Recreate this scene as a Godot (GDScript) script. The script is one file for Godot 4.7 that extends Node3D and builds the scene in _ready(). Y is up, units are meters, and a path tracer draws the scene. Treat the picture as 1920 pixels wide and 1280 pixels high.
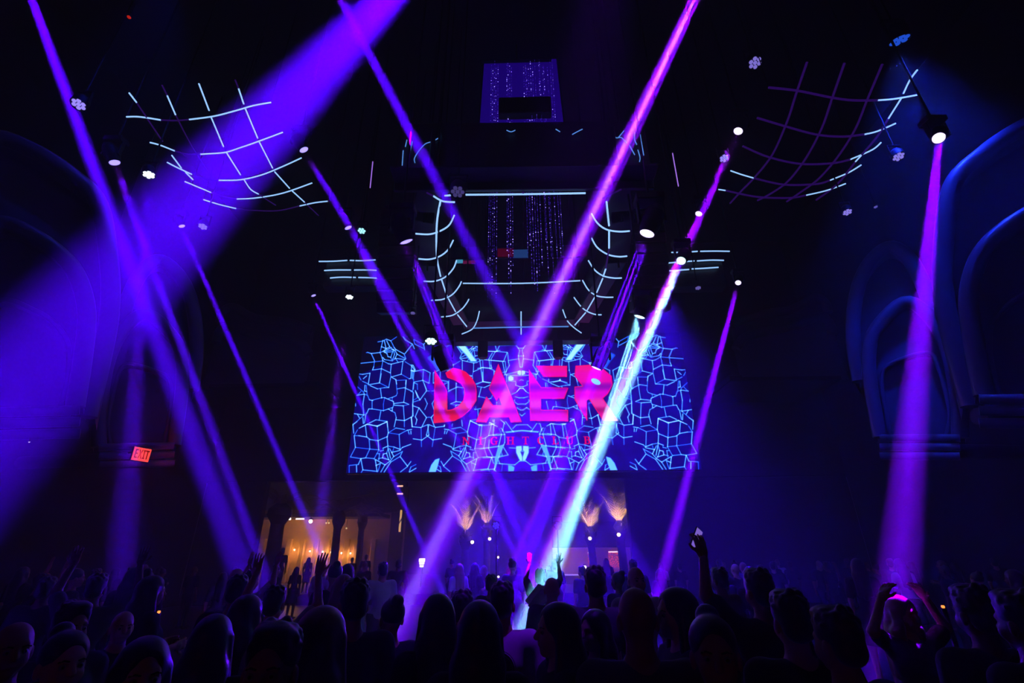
extends Node3D
# A night club seen from the dance floor: beams of moving heads in haze, LED canopies, a LED ring with strands, a video wall, VIP boxes, the terrace beyond and the crowd.

const F := 900.0
const EYE := Vector3(0, 1.85, 0)
const CEIL := 19.0
var eye_basis := Basis()
var rng := RandomNumberGenerator.new()
var taken := {}
var M := {}

func _ready() -> void:
	rng.seed = 7
	# ---- camera, air, exposure ----
	eye_basis = Basis.from_euler(Vector3(atan(406.0 / F), deg_to_rad(1.15), 0.0)) * Basis(Vector3(0, 0, 1), -0.0065)
	var cam := Camera3D.new()
	cam.name = "camera"
	add_child(cam)
	cam.transform = Transform3D(eye_basis, EYE)
	cam.fov = rad_to_deg(2.0 * atan(640.0 / F))
	cam.near = 0.05
	cam.far = 400.0
	var env := Environment.new()
	env.background_mode = Environment.BG_COLOR
	env.background_color = Color(0.004, 0.002, 0.012)
	env.tonemap_mode = Environment.TONE_MAPPER_LINEAR
	env.tonemap_exposure = 1.0
	env.sdfgi_enabled = true
	env.ssao_enabled = true
	env.ssil_enabled = true
	env.volumetric_fog_enabled = true
	env.volumetric_fog_density = 0.012
	env.volumetric_fog_albedo = Color(1, 1, 1)
	var we := WorldEnvironment.new()
	we.name = "environment"
	we.environment = env
	add_child(we)
	materials()
	room()
	video_wall()
	led_ring()
	canopies()
	side_bars()
	fixtures()
	boxes()
	terrace()
	crowd()

# ---------------------------------------------------------------- helpers
func at(px: float, py: float, d: float) -> Vector3:
	# the point at forward distance d that the photograph shows at px, py
	var v := eye_basis * Vector3((px - 960.0) / F, -(py - 640.0) / F, -1.0)
	return EYE + v * (d / -v.z)

func at_height(px: float, py: float, h: float) -> Vector3:
	var v := eye_basis * Vector3((px - 960.0) / F, -(py - 640.0) / F, -1.0)
	return EYE + v * ((h - EYE.y) / v.y)

func on_plane(px: float, py: float, o: Vector3, n: Vector3) -> Vector3:
	var v := eye_basis * Vector3((px - 960.0) / F, -(py - 640.0) / F, -1.0)
	return EYE + v * ((o - EYE).dot(n) / v.dot(n))

func numbered(called: String) -> String:
	var k: int = taken.get(called, 0)
	taken[called] = k + 1
	return called if k == 0 else "%s_%03d" % [called, k]

func tag(o: Node3D, label: String, category: String, group := "") -> Node3D:
	o.set_meta("label", label)
	o.set_meta("category", category)
	if group != "":
		o.set_meta("group", group)
	return o

func thing(called: String, label: String, category: String, where := Vector3.ZERO, group := "") -> Node3D:
	var o := Node3D.new()
	o.name = numbered(called)
	add_child(o)
	o.position = where
	tag(o, label, category, group)
	return o

func part(called: String, mesh: Mesh, m: Material, parent: Node, where := Transform3D()) -> MeshInstance3D:
	var o := MeshInstance3D.new()
	o.name = called if parent != self else numbered(called)
	o.mesh = mesh
	o.material_override = m
	o.transform = where
	o.cast_shadow = GeometryInstance3D.SHADOW_CASTING_SETTING_ON
	parent.add_child(o, true)
	return o

func structure(called: String, mesh: Mesh, m: Material, where := Vector3.ZERO) -> MeshInstance3D:
	var o := part(called, mesh, m, self, Transform3D(Basis(), where))
	o.set_meta("kind", "structure")
	return o

func box(s: Vector3) -> Mesh:
	# a box with chamfered edges
	var c := minf(minf(s.x, s.y), s.z) * 0.12
	c = minf(c, 0.03)
	var st := SurfaceTool.new()
	st.begin(Mesh.PRIMITIVE_TRIANGLES)
	st.set_smooth_group(-1)
	var h := s * 0.5
	var corner := func(sx: float, sy: float, sz: float, ax: int) -> Vector3:
		var v := Vector3(sx * (h.x - c), sy * (h.y - c), sz * (h.z - c))
		v[ax] = [sx, sy, sz][ax] * h[ax]
		return v
	for ax in 3:
		var b := (ax + 1) % 3
		var d := (ax + 2) % 3
		for s1 in [-1.0, 1.0]:
			var q := []
			for w in [[-1.0, -1.0], [1.0, -1.0], [1.0, 1.0], [-1.0, 1.0]]:
				var sg := [0.0, 0.0, 0.0]
				sg[ax] = s1
				sg[b] = w[0]
				sg[d] = w[1]
				q.append(corner.call(sg[0], sg[1], sg[2], ax))
			quad(st, q, s1 > 0)
		# chamfer strips between the faces across b and d, running along ax
		for s1 in [-1.0, 1.0]:
			for s2 in [-1.0, 1.0]:
				var q := []
				for w in [[-1.0, b], [1.0, b], [1.0, d], [-1.0, d]]:
					var sg := [0.0, 0.0, 0.0]
					sg[ax] = w[0]
					sg[b] = s1
					sg[d] = s2
					q.append(corner.call(sg[0], sg[1], sg[2], w[1]))
				quad(st, q, s1 * s2 > 0)
	for sx in [-1.0, 1.0]:
		for sy in [-1.0, 1.0]:
			for sz in [-1.0, 1.0]:
				var t := [corner.call(sx, sy, sz, 0), corner.call(sx, sy, sz, 1), corner.call(sx, sy, sz, 2)]
				if sx * sy * sz > 0:
					t.reverse()
				for v in t:
					st.add_vertex(v)
	st.generate_normals()
	return st.commit()

func quad(st: SurfaceTool, q: Array, turn: bool) -> void:
	for k in ([0, 2, 1, 0, 3, 2] if turn else [0, 1, 2, 0, 2, 3]):
		st.add_vertex(q[k])

func curve(pts: Array, steps := 6) -> PackedVector3Array:
	# a smooth line through the points
	var out := PackedVector3Array()
	if pts.size() < 3:
		for p in pts:
			out.append(p)
		return out
	for i in pts.size() - 1:
		var a: Vector3 = pts[maxi(i - 1, 0)]
		var b: Vector3 = pts[i]
		var c: Vector3 = pts[i + 1]
		var d: Vector3 = pts[mini(i + 2, pts.size() - 1)]
		for k in steps:
			out.append(b.cubic_interpolate(c, a, d, float(k) / steps))
	out.append(pts[pts.size() - 1])
	return out

func tube(line: PackedVector3Array, r: float, sides := 8, r_end := -1.0) -> Mesh:
	var st := SurfaceTool.new()
	st.begin(Mesh.PRIMITIVE_TRIANGLES)
	tube_into(st, line, r, sides, r_end)
	st.generate_normals()
	return st.commit()

func tube_into(st: SurfaceTool, line: PackedVector3Array, r: float, sides := 8, r_end := -1.0) -> void:
	var rings := []
	var up := Vector3.UP
	var n := line.size()
	for i in n:
		var d := (line[mini(i + 1, n - 1)] - line[maxi(i - 1, 0)]).normalized()
		if absf(d.dot(up)) > 0.95:
			up = Vector3.RIGHT
		var u := d.cross(up).normalized()
		var w := u.cross(d).normalized()
		up = w
		var ring := []
		var rr := r if r_end < 0.0 else lerpf(r, r_end, float(i) / (n - 1))
		for k in sides:
			var a := TAU * k / sides
			ring.append(line[i] + u * cos(a) * rr + w * sin(a) * rr)
		rings.append(ring)
	st.set_smooth_group(0)
	for i in n - 1:
		for k in sides:
			var j := (k + 1) % sides
			quad(st, [rings[i][k], rings[i][j], rings[i + 1][j], rings[i + 1][k]], true)
	st.set_smooth_group(-1)
	for k in range(1, sides - 1):
		for v in [rings[0][0], rings[0][k], rings[0][k + 1]]:
			st.add_vertex(v)
		for v in [rings[n - 1][0], rings[n - 1][k + 1], rings[n - 1][k]]:
			st.add_vertex(v)

func lathe(profile: Array, sides := 20) -> Mesh:
	# profile: [radius, y] pairs, turned round y
	var st := SurfaceTool.new()
	st.begin(Mesh.PRIMITIVE_TRIANGLES)
	for i in profile.size() - 1:
		st.set_smooth_group(i)
		for k in sides:
			var a := TAU * k / sides
			var b := TAU * (k + 1) / sides
			var p0 := Vector3(cos(a) * profile[i][0], profile[i][1], sin(a) * profile[i][0])
			var p1 := Vector3(cos(b) * profile[i][0], profile[i][1], sin(b) * profile[i][0])
			var p2 := Vector3(cos(b) * profile[i + 1][0], profile[i + 1][1], sin(b) * profile[i + 1][0])
			var p3 := Vector3(cos(a) * profile[i + 1][0], profile[i + 1][1], sin(a) * profile[i + 1][0])
			quad(st, [p0, p1, p2, p3], false)
	st.generate_normals()
	return st.commit()

func prism(poly: PackedVector2Array, z0: float, z1: float) -> Mesh:
	# the outline in x and y, from z0 to z1
	var st := SurfaceTool.new()
	st.begin(Mesh.PRIMITIVE_TRIANGLES)
	st.set_smooth_group(-1)
	var t := Geometry2D.triangulate_polygon(poly)
	for i in range(0, t.size(), 3):
		var a := poly[t[i]]
		var b := poly[t[i + 1]]
		var c := poly[t[i + 2]]
		if (b - a).cross(c - a) > 0:
			var s := b
			b = c
			c = s
		for v in [a, b, c]:
			st.add_vertex(Vector3(v.x, v.y, z1))
		for v in [a, c, b]:
			st.add_vertex(Vector3(v.x, v.y, z0))
	var ccw := not Geometry2D.is_polygon_clockwise(poly)
	for i in poly.size():
		var a := poly[i]
		var b := poly[(i + 1) % poly.size()]
		quad(st, [Vector3(a.x, a.y, z1), Vector3(b.x, b.y, z1), Vector3(b.x, b.y, z0), Vector3(a.x, a.y, z0)], not ccw)
	st.generate_normals()
	return st.commit()

func matte(c: Color, rough := 0.8, metal := 0.0) -> StandardMaterial3D:
	var m := StandardMaterial3D.new()
	m.albedo_color = c
	m.roughness = rough
	m.metallic = metal
	return m

func glow(c: Color, energy: float) -> StandardMaterial3D:
	# c is linear
	var m := StandardMaterial3D.new()
	m.albedo_color = Color(0.02, 0.02, 0.02)
	m.roughness = 0.5
	m.emission_enabled = true
	m.emission = c.linear_to_srgb()
	m.emission_energy_multiplier = energy
	return m

func noise_tex(freq: float, ramp: Array, sd: int, size := 256) -> NoiseTexture2D:
	var t := NoiseTexture2D.new()
	t.width = size
	t.height = size
	t.seamless = true
	var n := FastNoiseLite.new()
	n.seed = sd
	n.frequency = freq
	n.fractal_octaves = 4
	t.noise = n
	if ramp.size():
		var g := Gradient.new()
		g.offsets = PackedFloat32Array([0.2, 0.8])
		g.colors = PackedColorArray(ramp)
		t.color_ramp = g
	return t

func mottled(a: Color, b: Color, freq: float, per_metre: float, rough := 0.8, sd := 1) -> StandardMaterial3D:
	var m := StandardMaterial3D.new()
	m.albedo_texture = noise_tex(freq, [a, b], sd)
	m.uv1_triplanar = true
	m.uv1_world_triplanar = true
	m.uv1_scale = Vector3.ONE * per_metre
	m.roughness = rough
	return m

func materials() -> void:
	M.floor = mottled(Color(0.10, 0.09, 0.10), Color(0.15, 0.13, 0.14), 0.03, 0.7, 0.45, 3)
	M.wall = mottled(Color(0.075, 0.075, 0.085), Color(0.10, 0.10, 0.11), 0.02, 0.4, 0.9, 4)
	M.black = matte(Color(0.05, 0.05, 0.055), 0.55)
	M.black_paint = mottled(Color(0.07, 0.07, 0.075), Color(0.1, 0.1, 0.105), 0.08, 2.0, 0.5, 5)
	M.grille = mottled(Color(0.03, 0.03, 0.03), Color(0.06, 0.06, 0.06), 0.2, 6.0, 0.8, 6)
	M.steel = matte(Color(0.3, 0.3, 0.32), 0.4, 0.8)
	M.led = glow(Color(0.30, 0.56, 1.0), 1.35)
	M.led_soft = glow(Color(0.12, 0.36, 1.0), 0.8)
	M.led_off_glow = glow(Color(0.22, 0.03, 1.0), 0.085)  # unlit strips: faint glow in place of the violet light they reflect
	M.led_pink = glow(Color(0.45, 0.2, 1.0), 0.9)
	M.gloss = matte(Color(0.16, 0.17, 0.2), 0.28)
	M.pod = matte(Color(0.36, 0.38, 0.44), 0.33)
	M.beam_purple = Color(0.07, 0.0, 1.0).linear_to_srgb()
	M.beam_violet = Color(0.16, 0.0, 1.0).linear_to_srgb()
	M.beam_magenta = Color(0.42, 0.004, 1.0).linear_to_srgb()
	M.beam_cyan = Color(0.22, 0.8, 1.0).linear_to_srgb()
	M.blue = Color(0.01, 0.03, 1.0).linear_to_srgb()
	M.warm = Color(1.0, 0.42, 0.08).linear_to_srgb()

# ---------------------------------------------------------------- the room
func room() -> void:
	var w := 15.5
	structure("floor", box(Vector3(2 * w, 0.3, 31)), M.floor, Vector3(0, -0.15, -8.5))
	structure("ceiling", box(Vector3(2 * w + 1, 0.4, 32)), M.wall, Vector3(0, CEIL + 0.2, -8.5))
	structure("wall_left", box(Vector3(0.4, CEIL, 31)), M.wall, Vector3(-w - 0.2, CEIL / 2, -8.5))
	structure("wall_right", box(Vector3(0.4, CEIL, 31)), M.wall, Vector3(w + 0.2, CEIL / 2, -8.5))
	structure("wall_rear", box(Vector3(2 * w + 0.8, CEIL, 0.4)), M.wall, Vector3(0, CEIL / 2, 7.2))
	# the far wall stands on piers: the club is open to the terrace between them
	var z := -24.2
	var top := at(960, 898, 24.0).y
	structure("wall_front", box(Vector3(2 * w + 0.8, CEIL - top, 0.4)), M.wall, Vector3(0, (CEIL + top) / 2, z))
	var open_l := at(482, 1000, 24.0).x
	var open_r := at(1182, 1000, 24.0).x
	structure("wall_front_left", box(Vector3(w + open_l, top, 0.4)), M.wall, Vector3((-w + open_l) / 2, top / 2, z))
	# an added warm fill lamp behind the camera, to lift the front rows
	var sl := OmniLight3D.new()
	sl.name = "fill_light"
	var lamp_o := thing("fill_lamp", "added dim warm fill lamp on the rear wall behind the camera", "lamp", Vector3(-2.5, 3.2, 6.7))
	part("bulb", lathe([[0.001, -0.15], [0.12, -0.1], [0.15, 0.0], [0.12, 0.1], [0.001, 0.15]], 12), glow(Color(1.0, 0.2, 0.05), 1.0), lamp_o)
	part("wall_plate", box(Vector3(0.2, 0.3, 0.3)), M.black, lamp_o, Transform3D(Basis(), Vector3(0, 0, 0.2)))
	sl.light_color = Color(1.0, 0.2, 0.06).linear_to_srgb()
	sl.light_energy = 0.4
	sl.light_size = 0.1
	sl.omni_range = 40.0
	sl.shadow_enabled = true
	lamp_o.add_child(sl)
	structure("wall_front_right", box(Vector3(w - open_r, top, 0.4)), M.wall, Vector3((w + open_r) / 2, top / 2, z))

# ---------------------------------------------------------------- the video wall
const SCREEN_D := 19.0
var tex_w := 1408
var tex_h := 0
var scr_lo := Vector2()
var scr_hi := Vector2()
var ink := PackedFloat32Array()

func to_tex(px: float, py: float) -> Vector2:
	var p := at(px, py, SCREEN_D)
	return Vector2((p.x - scr_lo.x) / (scr_hi.x - scr_lo.x) * tex_w, (scr_hi.y - p.y) / (scr_hi.y - scr_lo.y) * tex_h)

func stroke(a: Vector2, b: Vector2, width: float, strength: float) -> void:
	# a bright core with a glow round it, kept as the larger of what is there
	var half := tex_w / 2
	var reach := width * 5.0
	var x0 := clampi(int(minf(a.x, b.x) - reach), 0, half - 1)
	var x1 := clampi(int(maxf(a.x, b.x) + reach), 0, half - 1)
	var y0 := clampi(int(minf(a.y, b.y) - reach), 0, tex_h - 1)
	var y1 := clampi(int(maxf(a.y, b.y) + reach), 0, tex_h - 1)
	var ab := b - a
	var l2 := maxf(ab.length_squared(), 0.001)
	for y in range(y0, y1 + 1):
		for x in range(x0, x1 + 1):
			var px := x + 0.5 - a.x
			var py := y + 0.5 - a.y
			var t := clampf((px * ab.x + py * ab.y) / l2, 0.0, 1.0)
			var dx := px - ab.x * t
			var dy := py - ab.y * t
			var d := sqrt(dx * dx + dy * dy) / width
			if d < 5.0:
				var v := strength * (exp(-d * d * 1.3) * 0.8 + 0.36 * exp(-d * 0.65))
				var k := y * half + x
				ink[k] = maxf(ink[k], v) + 0.25 * minf(ink[k], v)

func blob(poly: PackedVector2Array, value: float, soft: float) -> void:
	var half := tex_w / 2
	var lo := poly[0]
	var hi := poly[0]
	for p in poly:
		lo = lo.min(p)
		hi = hi.max(p)
	for y in range(maxi(int(lo.y - soft), 0), mini(int(hi.y + soft), tex_h - 1)):
		for x in range(maxi(int(lo.x - soft), 0), mini(int(hi.x + soft), half - 1)):
			var p := Vector2(x, y)
			var v := 0.0
			if Geometry2D.is_point_in_polygon(p, poly):
				v = value
			else:
				var d := 1e9
				for i in poly.size():
					d = minf(d, p.distance_to(Geometry2D.get_closest_point_to_segment(p, poly[i], poly[(i + 1) % poly.size()])))
				v = value * clampf(1.0 - d / soft, 0, 1)
			var k := y * half + x
			ink[k] = maxf(ink[k], v)

func screen_lines() -> Array:
	# the wireframe pattern on the left quarter of the screen: corner of a detail, then polylines in twelve point eighths of a pixel
	return [
		[650, 620, [
			[750,265,870,245,950,200,1060,240,1140,400,1180,450,1380,555,1420,670], [1060,240,1200,145], [870,225,830,400,800,520,850,640,870,720], [905,240,945,420],
			[960,235,1035,385,1080,430,1160,470,1210,560,1400,660], [840,380,950,430,1035,385], [800,520,880,490,950,430], [470,525,500,515,590,545,800,520],
			[590,545,670,720,650,860,620,940], [325,780,660,745,870,720], [325,780,265,1030], [870,720,830,930,785,1240], [870,720,1000,790,1070,800,1350,730,1420,670],
			[620,940,840,910,1050,1010], [1070,800,1050,1010,1065,1110], [1350,740,1310,1040], [1065,1110,1310,1040,1500,1150,1540,1140], [1400,740,1560,840,1540,1140],
			[1560,840,1640,950,1560,950], [1580,960,1575,1140], [1620,960,1600,1170], [265,1030,380,1045,560,1015,520,1270], [265,1040,345,1180], [380,1210,520,1275], [480,1080,400,1150],
			[250,1100,225,1280], [900,500,970,550,990,620,1060,635,1080,700], [900,500,1120,450,1060,635], [1120,450,1150,560,1100,700], [1210,560,1150,680], [870,640,910,690,1100,720],
			[1100,720,1170,660,1240,760], [1170,660,1400,690], [1355,140,1410,220,1580,320,1625,430], [1560,340,1400,545], [1090,1120,1180,1170,1200,1280], [1200,1190,1400,1180], [1425,1180,1415,1280],
			[880,490,1080,400], [900,520,1100,500]]],
		[770, 630, [
			[75,80,310,200,335,330], [75,80,100,190,300,290], [310,200,370,130], [0,820,80,850,310,800,470,880], [310,800,290,1060], [80,850,50,1030], [80,1100,290,1060,440,1130],
			[470,880,440,1130], [290,1060,380,1280], [80,1110,60,1280], [80,1120,160,1150,165,1280], [10,690,60,700,110,810]]],
		[650, 700, [
			[225,290,400,440,430,500], [270,510,350,420], [440,280,430,420,480,430], [470,280,490,500], [200,530,410,495,500,520,545,630,630,650], [200,530,160,960,410,995],
			[425,500,390,740,410,1000], [520,270,790,225,1010,335], [790,225,830,0], [1010,335,1050,120,1060,80], [560,290,740,370,900,340,1010,335], [810,360,840,590],
			[610,640,840,580,910,580,1120,670], [610,640,610,850], [910,580,880,740,885,900], [610,850,880,890,1000,850,1110,810], [530,850,610,850], [410,995,480,960,530,850],
			[1120,670,1130,740,1110,810], [1095,580,1095,650], [1095,820,1095,900], [1000,600,1100,570,1190,530,1215,470,1180,140], [1000,850,1080,900,1160,940,1190,1060,1140,1280],
			[1135,720,1370,690,1490,740,1360,775,1140,760], [1370,690,1415,340,1430,160], [1360,775,1385,1120,1385,1280], [1210,370,1380,340,1580,430], [1580,430,1610,140],
			[1180,1110,1390,1130,1560,1040], [1600,460,1580,1020,1550,1050,1570,1280], [820,900,780,1120], [540,1190,700,1110,970,1150,985,1280], [410,1000,130,1250], [260,980,310,1070],
			[390,1060,400,1200], [460,990,425,1190], [740,1270,970,1150], [380,1270,500,1210,740,1270], [210,720,215,780]]],
		[650, 790, [
			[120,110,180,50,250,0], [300,160,480,70,730,105,970,10], [730,105,755,460,770,680], [970,10,1000,270,970,370], [450,100,480,360], [260,200,180,340,290,340,480,370],
			[180,340,210,620], [150,60,170,280], [210,620,550,660,780,680], [210,620,90,850,340,890,460,870,660,890], [540,420,555,660,460,860], [480,370,560,430,750,460,980,360],
			[770,690,660,890], [1000,270,1260,310,1450,210,1560,190], [1000,270,1180,155,1390,190], [1260,310,1280,660], [970,370,990,590], [1480,230,1500,300], [1540,230,1545,300],
			[340,890,390,1160,350,1220], [390,1160,730,1195], [60,1055,280,1030,340,890], [60,1070,60,1220], [235,1050,240,1210], [660,890,690,930,730,1200],
			[870,640,990,590,1130,610,1290,670,1340,620,1540,545], [870,640,880,690,800,710], [720,770,790,770,770,920], [760,890,860,870,880,780,960,760,990,660], [860,870,1020,920],
			[960,770,1010,920], [990,620,1050,880], [1030,650,1080,740,1130,840], [1080,740,1290,690], [1130,640,1100,730], [690,910,920,1040], [1340,715,1280,840,1060,970,900,1210],
			[1320,730,1130,840,1040,950,920,1040,820,1210], [820,980,750,1200], [700,1055,800,1010], [1290,850,1460,1070,1540,960], [1460,1080,1290,1210], [1500,1210,1540,1090,1664,1030], [1510,1210,1664,1120]]],
		[770, 720, [
			[0,170,60,200,45,480,60,760,20,800,40,1020], [110,150,220,380,380,160,330,0], [380,160,450,165], [220,380,60,430], [60,390,170,320,120,180], [340,340,400,470,340,610],
			[60,520,200,570,380,800,270,1020], [200,570,110,780,150,850,120,970], [380,800,450,790], [40,1020,240,1040,410,970], [250,1040,260,1500], [410,970,435,1220], [60,1310,270,1340,440,1220]]],
	]

func screen_middle() -> Array:
	# what is not repeated on the second quarter, left of the middle
	return [
		[880, 635, [
			[240,490,820,545,910,325,640,300,450,300], [620,150,660,300,720,170], [720,160,1120,150,1170,220,1250,230,1300,190,1345,180], [1170,220,1210,280,1180,400,1190,500,1220,680,1345,680],
			[1170,410,1345,420], [940,520,1180,480], [920,340,940,560,960,640,880,780], [250,500,320,1030], [550,340,470,480,500,720,600,760], [200,710,300,690,490,710], [160,1080,320,1030,490,1060],
			[800,560,860,860], [860,860,1150,790], [880,870,1345,890], [930,1010,1110,1020], [1200,1000,1280,970,1345,970], [1120,1050,1110,1110,1210,1150,1345,1150], [1140,1270,1210,1190,1345,1190]]],
		[880, 720, [
			[1140,180,1210,100,1345,100], [1100,300,1200,330,1345,320], [1080,420,1160,480,1345,470], [1130,560,1230,620,1345,610], [1180,700,1260,760,1345,740], [1000,250,1120,200], [1020,460,1090,380], [1060,620,1150,560]]],
		[880, 790, [
			[870,0,1040,230], [480,80,610,40], [230,90,290,100,580,70], [300,100,270,380], [590,80,570,330], [870,250,1060,230,1345,200], [890,265,1060,250,1345,215], [570,340,850,310,800,200,760,160],
			[850,310,850,500,700,860,620,1120], [250,660,700,600,820,560], [820,620,930,800,730,850,330,870], [480,440,460,640,560,840], [700,930,730,1010,1090,1040,1200,950,1345,945],
			[280,1170,600,1140,640,1200], [960,630,1130,640], [1220,715,1345,710], [1330,960,1330,1190], [1040,170,1130,80,1345,75]]],
	]

func letter_shapes() -> Array:
	return [
		[[815,692.5],[812.6,793.4],[832.5,791.5],[852,789],[867.7,781],[883.3,767],[893.4,751],[894.2,735.6],[891.9,720],[885.6,709],[873.9,697],[862,691.7],[849.7,689],[834.8,698.8],[838.7,708],[852,712.8],[863.7,719],[870,728.4],[870.8,738],[868.4,749.7],[859.8,760.6],[848,766.9],[839,768.4],[838.7,734],[832.5,720],[823,705.8]],
		[[934.3,681.2],[978.6,790.9],[957.5,792],[954.3,782.4],[917.4,782.4],[912.2,792],[892,790.9],[912,742.4],[924.8,759.2],[940.6,759.2],[935.4,744.5],[931,751.9],[916.4,728.6]],
		[[991.6,691.7],[993.7,788.8],[1065.4,789.8],[1065.4,767.7],[1014.8,767.7],[1014.8,747.6],[1058,747.6],[1066,726.5],[1014.8,725.5]],
		[[1004.3,685.4],[1063.3,685.4],[1063.3,706.5],[1019,706.5]],
		[[1079,685.4],[1109.7,683.3],[1131.9,691.7],[1146.7,704.4],[1148.8,721.3],[1140.3,738],[1130.8,746.6],[1159.3,788.8],[1130.8,788.8],[1104.5,748.7],[1100.3,750.8],[1101.3,789.8],[1077,748.7],[1077,724.4],[1091.8,723.4],[1077,704.4]],
	]

func video_wall() -> void:
	var bl := at(655, 885.5, SCREEN_D)
	var br := at(1322, 881, SCREEN_D)
	var top := at(960, 627, SCREEN_D)
	var w := (br.x - bl.x) / 2.0
	scr_lo = Vector2(-w, (bl.y + br.y) / 2)
	scr_hi = Vector2(w, top.y)
	tex_h = int(tex_w * (scr_hi.y - scr_lo.y) / (2 * w))
	var half := tex_w / 2
	ink.resize(half * tex_h)
	ink.fill(0.0)
	var mid := to_tex(805.5, 760).x
	for group in screen_lines():
		for line in group[2]:
			for i in range(0, line.size() - 2, 2):
				var a := to_tex(group[0] + line[i] / 12.8, group[1] + line[i + 1] / 12.8)
				var b := to_tex(group[0] + line[i + 2] / 12.8, group[1] + line[i + 3] / 12.8)
				var s := 0.5 + 0.45 * absf(sin(a.x * 0.05 + b.y * 0.11))
				stroke(a, b, 2.1, s)
				stroke(Vector2(2 * mid - a.x, a.y), Vector2(2 * mid - b.x, b.y), 2.1, s)
	for group in screen_middle():
		for line in group[2]:
			for i in range(0, line.size() - 2, 2):
				var a := to_tex(group[0] + line[i] / 12.8, group[1] + line[i + 1] / 12.8)
				var b := to_tex(group[0] + line[i + 2] / 12.8, group[1] + line[i + 3] / 12.8)
				stroke(a, b, 2.3, 0.85)
	var shapes := [
		[770, 630, [1120,215,1290,225,1420,400,1560,590,1450,590,1330,430], 1.15, 9.0], [770, 790, [680,890,640,1060,590,1205,440,1205,500,1040,590,920], 1.0, 4.0],
		[880, 790, [700,600,820,560,700,860,650,1000,620,1120,615,900], 0.8, 5.0], [880, 790, [1130,600,1240,590,1250,680,1210,720,1290,930,1220,930,1130,740], 1.1, 5.0],
		[880, 790, [940,1050,1000,1060,1070,1100,1050,1190,940,1190], 0.85, 5.0], [880, 635, [1160,780,1210,765,1260,790,1260,840,1210,865,1165,840], 1.1, 6.0],
		[880, 635, [940,910,990,890,1045,920,1045,980,990,1000,940,980], 1.1, 6.0], [770, 630, [430,520,520,470,600,560,690,780,640,790,540,640], 0.55, 12.0]]
	for s in shapes:
		var poly := PackedVector2Array()
		for i in range(0, s[2].size(), 2):
			poly.append(to_tex(s[0] + s[2][i] / 12.8, s[1] + s[2][i + 1] / 12.8))
		blob(poly, s[3], s[4])
	# colours of the picture: dark blue ground, cyan lines, white hot spots; the right half mirrors the left
	var img := Image.create(tex_w, tex_h, false, Image.FORMAT_RGB8)
	var ramp := []
	for i in 257:
		var v := i / 256.0 * 1.4
		ramp.append(Color(0.0, 0.0, 0.0).lerp(Color(0.05, 0.2, 1.0), smoothstep(0.0, 0.45, v)).lerp(Color(0.3, 0.68, 1.0), smoothstep(0.35, 0.85, v)).lerp(Color(0.74, 0.98, 1.0), smoothstep(0.85, 1.3, v)))
	var cell := FastNoiseLite.new()
	cell.seed = 11
	cell.frequency = 0.009
	var top_off: float = to_tex(960, 645).y
	for y in tex_h:
		for x in half:
			var v: float = clampf(ink[y * half + x] / 1.4, 0.0, 1.0)
			var c: Color = ramp[int(v * 256)]
			var n := cell.get_noise_2d(x, y) * 0.5 + 0.5
			var inner := smoothstep(0.1, 1.0, float(x) / half)
			var ground := Color(0.02 + 0.27 * inner * n, 0.0, 0.28 + 0.5 * n * (0.4 + inner))
			# the upper corners of the picture are dark
			var fx := float(x) / half
			if float(y) / tex_h < 0.30 - fx * 0.55 and v < 0.2:
				ground = ground * 0.25
			if y < top_off and fx > 0.24 and fx < 0.58:
				ground = ground * 0.5
			var o := Color(maxf(c.r, ground.r), c.g, maxf(c.b, ground.b))
			img.set_pixel(x, y, o)
			img.set_pixel(tex_w - 1 - x, y, o)
	paint_letters(img)
	img.generate_mipmaps()
	var tex := ImageTexture.create_from_image(img)
	var screen := thing("led_screen", "wide LED video wall showing blue wireframe cubes behind pink lettering", "screen", Vector3(0, scr_lo.y, -SCREEN_D))
	var sh := scr_hi.y - scr_lo.y
	# the lit face, with its own 0 to 1 uv
	var st := SurfaceTool.new()
	st.begin(Mesh.PRIMITIVE_TRIANGLES)
	var q := [Vector3(-w, 0, 0), Vector3(w, 0, 0), Vector3(w, sh, 0), Vector3(-w, sh, 0)]
	var uv := [Vector2(0, 1), Vector2(1, 1), Vector2(1, 0), Vector2(0, 0)]
	for k in [0, 2, 1, 0, 3, 2]:
		st.set_normal(Vector3(0, 0, 1))
		st.set_uv(uv[k])
		st.add_vertex(q[k])
	var m := StandardMaterial3D.new()
	m.albedo_color = Color(0.01, 0.01, 0.01)
	m.roughness = 0.6
	m.emission_enabled = true
	m.emission = Color.BLACK
	m.emission_texture = tex
	m.emission_energy_multiplier = 1.5
	part("display_face", st.commit(), m, screen)
	part("cabinet", box(Vector3(2 * w + 0.06, sh + 0.06, 0.25)), M.black, screen, Transform3D(Basis(), Vector3(0, sh / 2, -0.14)))
	for x in [-0.8, -0.3, 0.3, 0.8]:
		part("hanging_rod", lathe([[0.03, sh], [0.03, CEIL - scr_lo.y]], 8), M.black, screen, Transform3D(Basis(), Vector3(x * w, 0, -0.14)))
	# the small letters under the name
	var font := SystemFont.new()
	font.font_names = PackedStringArray(["Droid Serif"])
	font.font_weight = 700
	var ink_m := glow(Color(0.9, 0.0, 0.16), 1.0)
	var spots := [["N", 873.7], ["I", 901], ["G", 926], ["H", 957], ["T", 985.5], ["C", 1013], ["L", 1041], ["U", 1068], ["B", 1100.5]]
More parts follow.
